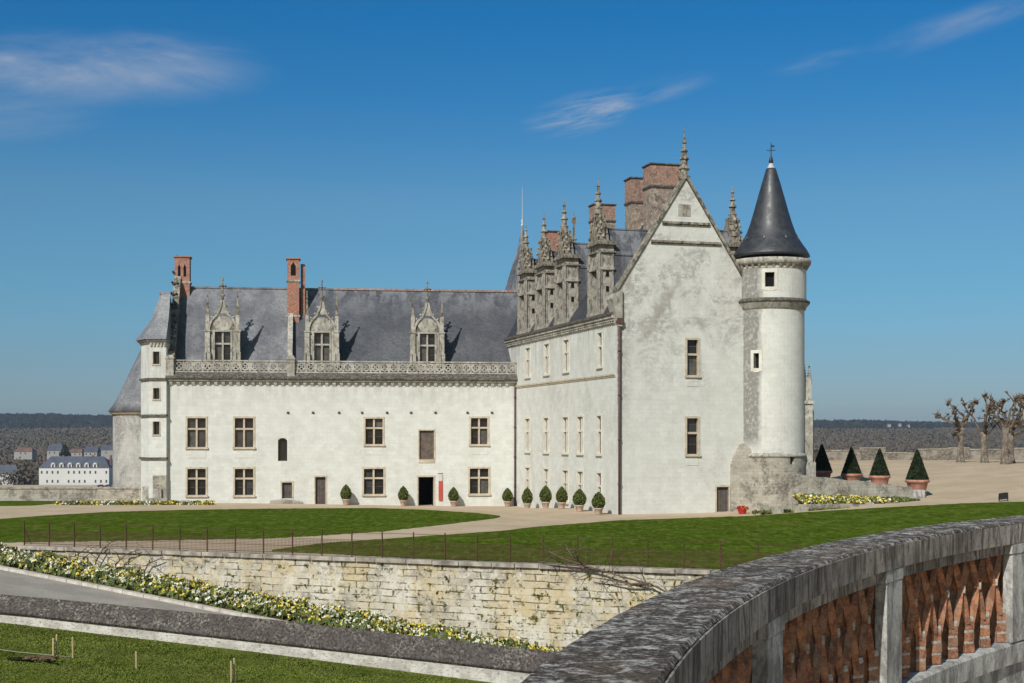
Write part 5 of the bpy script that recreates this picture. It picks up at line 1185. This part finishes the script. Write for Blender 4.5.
# narrow flower strip and rim wall at far left
n = 2600; xp = rng.uniform(56, 214, n); P = []
for x in xp:
    D = rng.uniform(110.0, 111.6) if x < 170 else rng.uniform(110.6, 112.2); X = (x-512)/F*D; P.append((X, D, hgt(X, D)+rng.uniform(.02, .28)))
fl = rng.random(n); mi = np.where(fl < .38, np.where(np.sin(xp*.16)+rng.normal(0, .5, n) > -.2, 3, 2), rng.integers(0, 2, n))
V, Q = leaves(np.array(P), rng.uniform(.12, .22, n), .2, 1)
tag(fast('front_flower_strip', V, Q, ['leaf_bed', 'leaf_blue', 'fl_white', 'fl_yellow'], mi), 'thin strip of yellow and white flowers before the left end of the palace', 'flowers', kind='stuff')
m2 = MB(); a = px(136, 112.4, 503); m2.slab([(a.x, 112.0), (a.x+2.6, 112.0), (a.x+2.4, 113.0), (a.x, 113.4)], -.3, .06); m2.slab([(a.x+.9, 112.5), (a.x+2.5, 112.4), (a.x+2.4, 113.2), (a.x+.9, 113.3)], .06, .28)
tag(m2.build('stone_steps', 'old_stone', bevel=.03), 'two low worn stone steps at the foot of the stair turret', 'steps')
def rim(name, pts, z1, th, mat, label):
    root = thing(name, label, 'wall', pts[0])
    m = MB(); mc = MB()
    for p, q in zip(pts[:-1], pts[1:]):
        d = (Vector(q)-Vector(p)); d.z = 0; d.normalize(); nrm = Vector((-d.y, d.x, 0)); r0 = Vector(pts[0]); zb = 0
        for mm, z0_, z1_, ex in ((m, -6, z1-.14, 0), (mc, z1-.14, z1, .07)):
            a, b, c, e = [Vector(p)-nrm*ex, Vector(q)-nrm*ex, Vector(q)+nrm*(th+ex), Vector(p)+nrm*(th+ex)]
            mm.slab([((v-r0).x, (v-r0).y) for v in (a, b, c, e)], z0_-pts[0][2], z1_-pts[0][2])
    m.build('wall_face', mat, root); mc.build('coping', 'kerb' if mat != 'old_stone' else 'terrace_coping', root); return root
zl = EYE-(487.3-HZ)/F*118
rim('garden_rim_wall', [(-70, 118, 0), (-29.5, 118.6, 0)], zl, .45, 'old_stone', 'grey stone parapet wall with pale coping at the far left edge of the grounds')
# rim wall beyond the right courtyard
zr = EYE-(447.5-HZ)/F*152
pts = [(18, 128, 0), (33, 149, 0), (58, 153, 0), (110, 150, 0)]
m2 = thing('courtyard_rim_wall', 'pale battered stone parapet with gaps closing the courtyard at right', 'wall', (18, 128, 0))
mm = MB(); mc = MB()
for p, q in zip(pts[:-1], pts[1:]):
    d = Vector((q[0]-p[0], q[1]-p[1], 0)); L = d.length; d.normalize(); nr = Vector((-d.y, d.x, 0)); k = 0.0
    while k < L:
        w = random.uniform(.8, 3.2); zz_ = zr+random.uniform(-.45, -.05); hole = random.random() < .3
        if hole: zz_ -= .5
        a = Vector(p)+d*k; b = Vector(p)+d*min(L, k+w-.03)
        quad = [((v-Vector(pts[0])).x, (v-Vector(pts[0])).y) for v in (a, b, b+nr*.5, a+nr*.5)]
        mm.slab(quad, -5, zz_); quad2 = [((v-Vector(pts[0])).x, (v-Vector(pts[0])).y) for v in (a-nr*.06, b-nr*.06, b+nr*.56, a+nr*.56)]
        mc.slab(quad2, zz_+.002, zz_+.12); k += w
mm.build('wall_face', 'rim_stone', m2); mc.build('coping', 'terrace_coping', m2)

# ------------------------------------------------------------ pollarded plane trees
def pollard(x, yb, D, htop, seed, label, arms):
    q = px(x, D, yb); rnd = random.Random(seed)
    root = thing('pollarded_tree', label, 'tree', q, 0, 'pollarded trees at the courtyard edge')
    s = D/F
    arms = [[(px_*s, rnd.uniform(-.3, .3)+dep, h*s) for (px_, dep, h) in a] for a in arms]
    fork = arms[0][0]
    m = MB(); m.tube([(0, 0, -.3), (0, 0, .15), (fork[0]*.3, 0, fork[2]*.4), (fork[0]*.8, fork[1]*.5, fork[2]*.85), (fork[0], fork[1], fork[2]+.2)], [.55, .40, .31, .28, .34], 10); m.build('trunk', 'bark', root)
    m = MB(); mt = MB()
    for a in arms:
        n = len(a); pts_ = []
        for i in range(n-1):
            for k in range(3): t_ = k/3; pts_.append([a[i][j]*(1-t_)+a[i+1][j]*t_+rnd.uniform(-.07, .07) for j in range(3)])
        pts_.append(list(a[-1])); r0 = rnd.uniform(.12, .18); N = len(pts_)
        m.tube(pts_, [r0*(1-.62*i/(N-1))+(.03*rnd.random()) for i in range(N)], 8)
        e = Vector(a[-1])
        for k in range(7): m.blob(e+Vector([rnd.uniform(-.17, .17) for _ in range(3)]), rnd.uniform(.10, .21), 1)
        for k in range(rnd.randint(7, 13)):
            d = Vector((rnd.gauss(0, 1), rnd.gauss(0, 1), rnd.gauss(.8, .8))).normalized(); L = rnd.uniform(.3, .7); mt.tube([e, e+d*L*.6, e+d*L+Vector((0, 0, .05))], [.035, .025, .012], 4)
        for i in range(2, N-1, 2):
            if rnd.random() < .6:
                c = Vector(pts_[i]); d = Vector((rnd.uniform(-1, 1), rnd.uniform(-1, 1), rnd.uniform(-.1, 1.2))).normalized(); L = rnd.uniform(.4, 1.1)
                m.tube([c, c+d*L*.5+Vector((0, 0, .05)), c+d*L], [.07, .05, .05], 6)
                for k in range(3): m.blob(c+d*L+Vector([rnd.uniform(-.1, .1) for _ in range(3)]), rnd.uniform(.08, .14))
                for k in range(4):
                    dd = Vector((rnd.gauss(0, 1), rnd.gauss(0, 1), rnd.gauss(.6, 1))).normalized(); mt.tube([c+d*L, c+d*L+dd*rnd.uniform(.2, .45)], [.03, .012], 4)
    m.build('branches', 'branch', root, fix=False); mt.build('twigs', 'twig', root, fix=False)
    return root
pollard(960.5, 461.5, 138, 0, 3, 'leftmost pollarded tree with a thick pale trunk and wide knobbly arms',
        [[(0, 0, 32), (-6, .5, 38), (-14, 1, 43), (-19.5, 1, 46)], [(0, 0, 31), (-4, 0, 40), (-9, -1, 50), (-14, -1, 58)], [(0, 0, 31), (5, 0, 40), (9, 0, 46), (4, 0, 57)], [(0, 0, 33), (7, 1, 44), (0, 1, 52), (-3.5, 1, 54)], [(0, 0, 28), (-6, 0, 27), (-7, -1, 31)], [(1, 0, 34), (8, 0, 45), (14, 0, 59)], [(0, 0, 33), (-8, -1, 41), (-13, -2, 48)]])
pollard(984.5, 462, 136, 0, 5, 'middle pollarded tree with a slender trunk and upright knobbed branches',
        [[(-1, 0, 28), (-6, .5, 37), (-8, 1, 46), (-9, 1, 58)], [(0, 0, 28), (1, 0, 40), (2, 0, 50), (1, 0, 66)], [(0, 0, 29), (6, .5, 38), (10, 1, 48), (9, 1, 63)], [(0, 0, 28), (-3, -1, 41), (-2, -2, 55)], [(1, 0, 28), (11, 0, 37), (18, 0, 41)]])
pollard(1010.5, 461, 134, 0, 8, 'rightmost pollarded tree with a dark trunk and dense knobbed crown',
        [[(0, 0, 26), (-9, .5, 33), (-14, 1, 42), (-12, 1, 52)], [(0, 0, 27), (-4, 0, 40), (-7, 0, 50), (-8, 0, 60)], [(0, 0, 28), (2, 0, 42), (4, 0, 52), (7, 0, 63)], [(0, 0, 27), (8, .5, 36), (14, 1, 46), (12, 1, 62)], [(0, 0, 26), (12, -1, 32), (22, -1, 38)], [(0, 0, 30), (-2, 1, 48), (-15, 1, 57)], [(0, 0, 30), (6, -1, 45), (2, -2, 56)], [(0, 0, 30), (-10, 0, 38), (-18, 0, 50)]])
pollard(1005, 463, 129, 0, 18, 'thin pale trunk pollard standing just in front of the rightmost dark trunked tree',
        [[(0, 0, 33), (-4, 0, 40), (-8, 0, 48), (-6, 0, 58)], [(0, 0, 33), (3, 0, 44), (6, 0, 54), (11, 0, 64)], [(0, 0, 32), (8, 0, 40), (16, 0, 48), (20, 0, 58)]])
pollard(1040, 462, 131, 0, 12, 'pollarded tree at the right border, mostly arms reaching into view',
        [[(0, 0, 28), (-9, 0, 35), (-17, 0, 38)], [(0, 0, 28), (-8, 0, 44), (-18, 0, 56)], [(0, 0, 28), (4, 0, 44), (8, 0, 60)], [(0, 0, 29), (-5, 1, 48), (-14, 1, 66)], [(0, 0, 28), (12, 0, 40), (20, 0, 56)]])

# ------------------------------------------------------------ bare climbing stems over the retaining wall
def vine(label, a0, segs, seed):
    rnd = random.Random(seed); m = MB(); q = wl(a0, -.15, 0); 
    for main in segs:
        pts_ = [wl(a0+p[0], -.12-p[2], p[1])-q for p in main]; N = len(pts_); m.tube(pts_, [.038*(1-.7*i/(N-1))+.008 for i in range(N)], 5)
        for i in range(1, N):
            for _ in range(3):
                c = pts_[i].lerp(pts_[i-1], rnd.random()); p = [c]
                d = Vector((rnd.uniform(-1, 1), rnd.uniform(-.4, .2), rnd.uniform(-.5, .8)))
                for k in range(4): d += Vector((rnd.uniform(-.4, .4), rnd.uniform(-.2, .2), rnd.uniform(-.3, .3))); p.append(p[-1]+d.normalized()*rnd.uniform(.14, .32))
                m.tube(p, [.018, .015, .012, .009, .006], 4)
    o = m.build('climbing_plant', 'vine', loc=q, fix=False); return tag(o, label, 'climbing plant')
vine('bare woody climber arching over the right end of the retaining wall', 27.0,
     [[(5.6, -1.9, .1), (5.4, -1.3, .15), (5.0, -.85, .2), (4.2, -.5, .2), (3.2, -.3, .2), (2.2, -.05, .2), (1.5, .12, .15), (.6, .35, .1), (-.2, .7, .1)], [(4.2, -.5, .2), (3.4, -.55, .2), (2.6, -.42, .2), (1.8, -.35, .2)], [(2.2, -.05, .2), (1.2, .12, .2), (.4, .15, .2), (-.5, .22, .15)], [(1.5, .12, .2), (1.0, .5, .15), (.7, .85, .15)]], 4)
vine('tangle of thin bare twigs on the left part of the retaining wall', 4.5,
     [[(0, -1.1, .1), (.2, -.5, .2), (.6, .1, .2), (1.2, .5, .2)], [(1.2, -1.3, .1), (1.3, -.6, .2), (1.9, -.1, .2), (2.6, .1, .2)], [(-1, -.8, .1), (-.8, -.2, .2), (-.2, .2, .2)], [(2.6, -1.2, .1), (3.1, -.5, .15), (3.9, -.2, .2)]], 9)

# ------------------------------------------------------------ FOREGROUND BALUSTRADE and its round platform
CX, CY = 15.45, .47; RI, RO = 15.40, 15.77; ZTOP = EYE-.65
BL = thing('balustrade', 'curved lichen covered stone balustrade with red brick infill in the foreground', 'balustrade', (CX, CY, 0))
def bp(r, a, z): return (r*math.cos(R(a)), r*math.sin(R(a)), z)
def arc(mb, r0, r1, a0, a1, z0, z1, step=1.0, cham=0.0, jit=0.0):
    n = max(1, int(round((a1-a0)/step))); prof_ = [(r0, z0), (r0, z1-cham), (r0+cham, z1), (r1-cham, z1), (r1, z1-cham), (r1, z0)] if cham else [(r0, z0), (r0, z1), (r1, z1), (r1, z0)]
    k = len(prof_); vs = []
    for i in range(n+1):
        a = a0+(a1-a0)*i/n
        for r, z in prof_: vs.append(bp(r+random.uniform(-jit, jit), a, z+random.uniform(-jit, jit)*.6))
    fs = [(i*k+j, i*k+(j+1) % k, (i+1)*k+(j+1) % k, (i+1)*k+j) for i in range(n) for j in range(k)]+[tuple(range(k)), tuple(n*k+j for j in range(k-1, -1, -1))]
    mb.add(vs, fs)
PA = [148.45+9.55*k for k in range(-6, 5)]                 # pillar angles
A0, A1 = PA[0], PA[-1]
for k in range(len(PA)-1):                              # coping in long stones
    for (a, b) in ((PA[k], PA[k]+4.8), (PA[k]+4.8, PA[k+1])):
        m2 = MB(); e = random.uniform(-.004, .004)
        n = 14; V = []; arc(m2, RI, RO, a+1.6-.012+.024, b+1.6-.012, ZTOP-.155+e, ZTOP+e, .3, .014, .002); m2.build('coping', ['coping'], BL)
m2 = MB(); m3 = MB()
arc(m2, RI-.010, RI-.002, A0, A1, ZTOP-.158, ZTOP-.016, .25, 0, 0); m2.build('fascia', 'fascia', BL)
m2 = MB(); arc(m2, RI+.035, RI+.20, A0, A1, ZTOP-.235, ZTOP-.158, .5); m2.build('under_rail', 'fascia', BL)
ZB0, ZB1 = ZTOP-.90, ZTOP-.235
m2 = MB(); arc(m2, RI+.0, RO-.0, A0, A1, ZB0-.16, ZB0, .5, .02, .002); arc(m2, RI+.03, RO-.03, A0, A1, ZB0-.6, ZB0-.16, .5); m2.build('plinth', 'pillar', BL)
hwid = math.degrees(.16/RI)
for a in PA:
    m2 = MB(); arc(m2, RI-.004, RI+.07, a-hwid, a+hwid, ZB0, ZB1+.0, .5, 0, .002)
    w2 = hwid*1.12; arc(m2, RI-.008, RI+.09, a-w2, a+w2, ZB1, ZTOP-.16, .5, 0, .002); m2.build('pillar', 'pillar', BL, bevel=.006)
NB = 7; rm = RI+.085
def rhomb(mb_, sec):                                   # stack of rhombic sections (centre, along, across)
    vs = []
    for c_, tv, rv in sec: vs += [c_-rv, c_+tv, c_+rv, c_-tv]
    n_ = len(sec); mb_.add(vs, [(l*4+i, l*4+(i+1) % 4, (l+1)*4+(i+1) % 4, (l+1)*4+i) for l in range(n_-1) for i in range(4)]+[(3, 2, 1, 0), tuple((n_-1)*4+i for i in range(4))])
for k in range(len(PA)-1):
    a0, a1 = PA[k]+hwid, PA[k+1]-hwid; pit = (a1-a0)/NB
    for j in range(NB+1):
        ac = a0+pit*j+random.uniform(-.02, .02); H = ZB1-ZB0; zc = ZB0+.36*H; zn = ZB0+.70*H
        rad = Vector((math.cos(R(ac)), math.sin(R(ac)), 0)); tan = Vector((-rad.y, rad.x, 0)); base = Vector(bp(rm, ac, 0))
        m = MB(); mo = MB(); z = ZB0+.004
        for r_ in range(3):
            hh = (zc-ZB0)/3-.016; q_ = base+tan*random.uniform(-.004, .004)+rad*random.uniform(-.003, .003); t_ = random.uniform(.070, .078); p_ = random.uniform(.040, .044)
            Zv = Vector((0, 0, 1)); rhomb(m, [(q_+Zv*z, tan*t_*.96, rad*p_*.96), (q_+Zv*(z+.008), tan*t_, rad*p_), (q_+Zv*(z+hh-.008), tan*t_, rad*p_), (q_+Zv*(z+hh), tan*t_*.96, rad*p_*.96)]); z += hh
            rhomb(mo, [(base+Zv*(z-.001), tan*.077, rad*.039), (base+Zv*(z+.018), tan*.078, rad*.040)]); z += .016
        vs = [(base+tan*sx_*.055+rad*r_+Vector((0, 0, zz_))) for zz_ in (ZB0+.002, zc) for sx_, r_ in ((-1, .012), (1, .012), (1, .17), (-1, .17))]; m.add(vs, [(0, 1, 5, 4), (1, 2, 6, 5), (2, 3, 7, 6), (3, 0, 4, 7), (3, 2, 1, 0), (4, 5, 6, 7)])
        def bar(za, zb_, ta, tb, w, dp):
            A = base+tan*ta+Vector((0, 0, za)); B = base+tan*tb+Vector((0, 0, zb_)); L_ = (B-A)
            sec = []
            for f, g in ((0, .55), (.38, 1.0), (.62, .95), (1, .35)): sec.append((A+L_*f, tan*w*g, rad*dp*(.6+.4*g)))
            rhomb(m, sec)
            ww = w*.62; vs = [(p+tan*sx_*ww*g_+rad*r_) for p, g_ in ((A, .8), (A+L_*.5, 1), (B, .6)) for sx_, r_ in ((-1, .012), (1, .012), (1, .17), (-1, .17))]
            m.add(vs, [(l*4+i, l*4+(i+1) % 4, (l+1)*4+(i+1) % 4, (l+1)*4+i) for l in range(2) for i in range(4)]+[(3, 2, 1, 0), (8, 9, 10, 11)])
        pm = math.radians(pit)*rm
        for sg in (-1, 1):
            bar(zc-.03, zn+.015, sg*.045, sg*pm*.48, .042, .036); bar(zn-.015, ZB1+.01, sg*pm*.46, sg*.035, .036, .034)
        rhomb(mo, [(base+Vector((0, 0, zc-.010)), tan*.06, rad*.038), (base+Vector((0, 0, zc+.022)), tan*.062, rad*.036)])
        o = m.build('baluster', 'baluster', BL, fix=True); mo.build('mortar', 'mortar', o)
        if j < NB:
            m = MB(); q_ = base+tan*pm*.5; rhomb(m, [(q_+Vector((0, 0, zn-.024)), tan*.03, rad*.038), (q_+Vector((0, 0, zn)), tan*.036, rad*.040), (q_+Vector((0, 0, zn+.024)), tan*.03, rad*.038)]); m.build('mortar_joint', 'mortar', BL)
# platform floor and drum wall under the balustrade
m2 = MB(); m2.lathe([(RO-.02, -9), (RO-.02, ZB0-.58), (.01, ZB0-.58)], CX, CY, 160, False); m2.mi = 1; m2.lathe([(RI-.05, ZB0-.6), (RI-.05, ZB0-.575)], CX, CY, 160, False); m2.build('tower_platform', ['pillar', 'gravel'])  # floor given beige gravel colour to bounce warm light onto the parapet
o = bpy.data.objects['tower_platform']; tag(o, 'round grey stone tower platform carrying the curved balustrade', 'platform')

# ------------------------------------------------------------ woods, hill forest, town
def woods(name, label, mat, n, xr, dr, h, sz, seed, asp=1.6, gap=None):
    r = np.random.default_rng(seed); D = r.uniform(dr[0], dr[1], n); X = r.uniform(xr[0], xr[1], n)*D; D = D+(60*np.sin(X*.008)+45*np.sin(X*.023+1) if dr[1] > 2000 else 0)
    Z = np.array([vz(a, b) for a, b in zip(X, D)]); k = 30
    base = np.repeat(np.stack([X, D, Z], 1), k, 0); hh = np.repeat(h*r.uniform(.6, 1.15, n), k)
    o3 = r.normal(size=(n*k, 3))*np.stack([hh*.28, hh*.28, hh*.02], 1); base += o3; base[:, 2] += hh*r.uniform(.15, 1, n*k)**.7*np.exp(-(np.abs(o3[:, 0])/(hh*.5))**2*.4)
    V, Q = leaves(base, r.uniform(.5, 1.2, n*k)*sz, .4, asp)
    return tag(fast(name, V, Q, mat), label, 'woodland', kind='stuff')
woods('bare_woodland', 'brown leafless woods in the valley left of the palace', 'wood_brown', 5500, (-.40, -.27), (1450, 2600), 14, 2.6, 1)
woods('bare_woodland', 'brown leafless woods in the valley right of the round tower', 'wood_brown', 6500, (.20, .38), (1250, 2600), 14, 2.6, 2)
woods('hill_forest', 'dark forest covering the hill crest on the left horizon', 'wood_dark', 4000, (-.40, -.27), (2600, 3120), 15, 4.5, 3)
woods('hill_forest', 'dark forest covering the hill crest on the right horizon', 'wood_dark', 4500, (.20, .38), (2600, 3120), 15, 4.5, 4)
woods('town_trees', 'brown bare trees among the houses of the town at far left', 'wood_brown', 700, (-.39, -.27), (880, 1420), 12, 1.5, 6)
woods('town_trees', 'reddish brown bare trees just left of the long white town building', 'wood_brown', 40, (-.362, -.348), (860, 900), 12, 1.5, 16)
woods('willow_grove', 'pale budding yellow green willows beyond the courtyard wall', 'wood_green', 140, (.275, .315), (900, 1000), 11, 1.8, 7)

def town_house(label, x0, x1, ybase, yeave, yridge, D, dep, roof='town_slate', nwin=5, rows=2, dorm=0, chim=(), hip=True, group='houses of the valley town'):
    a = px(x0, D, ybase); b = px(x1, D, ybase); w = b.x-a.x; ze = EYE-(yeave-HZ)/F*D-a.z; zr_ = EYE-(yridge-HZ)/F*D-a.z
    root = thing('town_house', label, 'house', a, 0, group)
    m = MB(); m.box(0, w, 0, dep, -4, ze); m.build('wall', 'render_white' if D < 1000 else 'render_dull', root)
    i_ = min(w*.12, dep*.5) if hip else 0; m = MB(); e = .4
    m.add([(-e, -e, ze), (w+e, -e, ze), (w+e, dep+e, ze), (-e, dep+e, ze), (i_, dep/2, zr_), (w-i_, dep/2, zr_)], [(0, 1, 5, 4), (1, 2, 5), (2, 3, 4, 5), (3, 0, 4), (3, 2, 1, 0)]); rf = m.build('roof', roof, root)
    for c in chim: m = MB(); m.box(w*c-.55, w*c+.55, dep/2-.6, dep/2+.6, ze+1, zr_+.7); m.build('chimney', 'town_tile', rf)
    for r_ in range(rows):
        for k in range(nwin):
            cx = w*(k+.5)/nwin; zc = ze*(r_+.5)/rows; hw_ = .5; hh = min(.85, ze/rows*.25)
            if random.random() < .25: continue
            m = MB(); m.box(cx-hw_, cx+hw_, -.06, .05, zc-hh, zc+hh); m.build('window', 'town_pane', root)
    for k in range(dorm):
        cx = w*(.2+.6*k/(dorm-1)); m = MB(); m.box(cx-1.3, cx+1.3, -.1, dep*.3, ze-.05, ze+2.2); d = m.build('dormer', 'render_white', rf); m = MB(); m.lathe([(1.45, ze+2.2), (1.1, ze+2.9), (.3, ze+3.1)], cx, .8, 10); m.build('dormer_head', 'render_white', d)
        m = MB(); m.box(cx-.6, cx+.6, -.16, -.1, ze+.3, ze+1.7); m.build('window', 'town_pane', d)
    return root
town_house('long white town building with slate roof and small dormers in the valley', 39, 109, 485.8, 467.8, 456.5, 850, 14, nwin=13, rows=2, dorm=6, chim=(.02, .3, .72, .98))
town_house('small white town house at the left border, left of the long white building', -22, 18, 485.8, 473.5, 465, 870, 10, nwin=7, rows=1)
town_house('distant house with blue slate roof above the long white building, left of the conifer', 47, 62, 455, 450.5, 444, 1250, 12, nwin=3, rows=1, chim=(.8,))
town_house('distant white gabled house above the right end of the long white building', 84, 97, 456, 452, 446.5, 1250, 12, nwin=3, rows=1, hip=False)
town_house('distant house with pale slate roof nearest the corner tower', 99, 113, 455, 450, 445, 1300, 12, nwin=3, rows=1)
town_house('distant low house with red tiled roof at far left', 14, 32, 455, 451.5, 447.5, 1250, 12, roof='town_tile', nwin=4, rows=1)
town_house('distant red roofed house between the conifer and the white gabled house', 68, 82, 456, 452.5, 449, 1300, 12, roof='town_tile', nwin=3, rows=1)
for i, (x, yb, w) in enumerate(((888, 425, 3), (899, 424.5, 2.4), (908, 425.5, 2))):
    town_house(['tiny pale house on the right hill crest, leftmost of three', 'tiny pale house on the right hill crest, middle of three', 'tiny pale house on the right hill crest, rightmost of three'][i], x, x+w, yb, yb-.9, yb-1.7, 2540, 9, nwin=1, rows=1, group='tiny houses on the hill crest')
# conifer in the town
q = px(65, 1000, 458); CF = thing('conifer_tree', 'single dark conifer behind the roof of the long white town building', 'tree', q)
P = []
for _ in range(900):
    z = 1-math.sqrt(random.random()); a = random.random()*6.283; r_ = 3.8*(1-z)*random.uniform(.6, 1.1)+.2; P.append((r_*math.cos(a), r_*math.sin(a), 1.5+z*9))
V, Q = leaves(np.array(P), .9, .2); fast('crown', V, Q, 'leaf_dark', parent=CF); m2 = MB(); m2.tube([(0, 0, -8), (0, 0, 7)], [.5, .1]); m2.build('trunk', 'branch', CF)
def car(x, lab):
    q = px(x, 815, 487); root = thing('parked_car', lab, 'car', q, 0, 'parked cars before the white town building')
    m = MB(); m.prism([(-2.1, .35), (2.1, .35), (2.15, .8), (1.3, .95), (.8, 1.42), (-.9, 1.45), (-1.6, 1.0), (-2.15, .9)], -.85, .85); m.build('body', 'car_paint', root)
    m = MB(); m.prism([(1.15, .97), (.74, 1.36), (-.85, 1.38), (-1.4, 1.0)], -.87, .87); m.build('windows', 'glass', root)
    for sx_ in (-1.35, 1.35):
        for sy in (-.8, .8):
            m = MB(); m.add([(sx_+.33*math.cos(k*.628), sy-.12, .33+.33*math.sin(k*.628)) for k in range(10)]+[(sx_+.33*math.cos(k*.628), sy+.12, .33+.33*math.sin(k*.628)) for k in range(10)], [tuple(range(10)), tuple(range(19, 9, -1))]+[(k, 10+k, 10+(k+1) % 10, (k+1) % 10) for k in range(10)]); m.build('wheel', 'tyre', root)
car(101, 'dark car parked before the white town building, left of the pair'); car(108.5, 'dark car parked before the white town building, right of the pair nearest the palace')
# quay on which they stand
m2 = MB(); m2.box(-420, -170, 800, 848, -60, px(60, 815, 487).z-.002); struct(m2.build('quay', 'gravel'))

# ------------------------------------------------------------ haze
HAZE = True
if HAZE:
    hm = bpy.data.materials.new('haze_air'); hm.use_nodes = True; nt = hm.node_tree; nt.nodes.clear()
    ou = nt.nodes.new('ShaderNodeOutputMaterial'); pv = nt.nodes.new('ShaderNodeVolumePrincipled'); pv.inputs['Color'].default_value = (.62, .78, 1.0, 1); pv.inputs['Density'].default_value = 0.00009; pv.inputs['Anisotropy'].default_value = .1
    nt.links.new(pv.outputs[0], ou.inputs['Volume'])
    m2 = MB(); m2.box(-6000, 6000, -400, 6100, -62, 90); o = m2.build('haze', hm); o['kind'] = 'stuff'; tag(o, 'thin pale blue haze over the valley', 'haze')
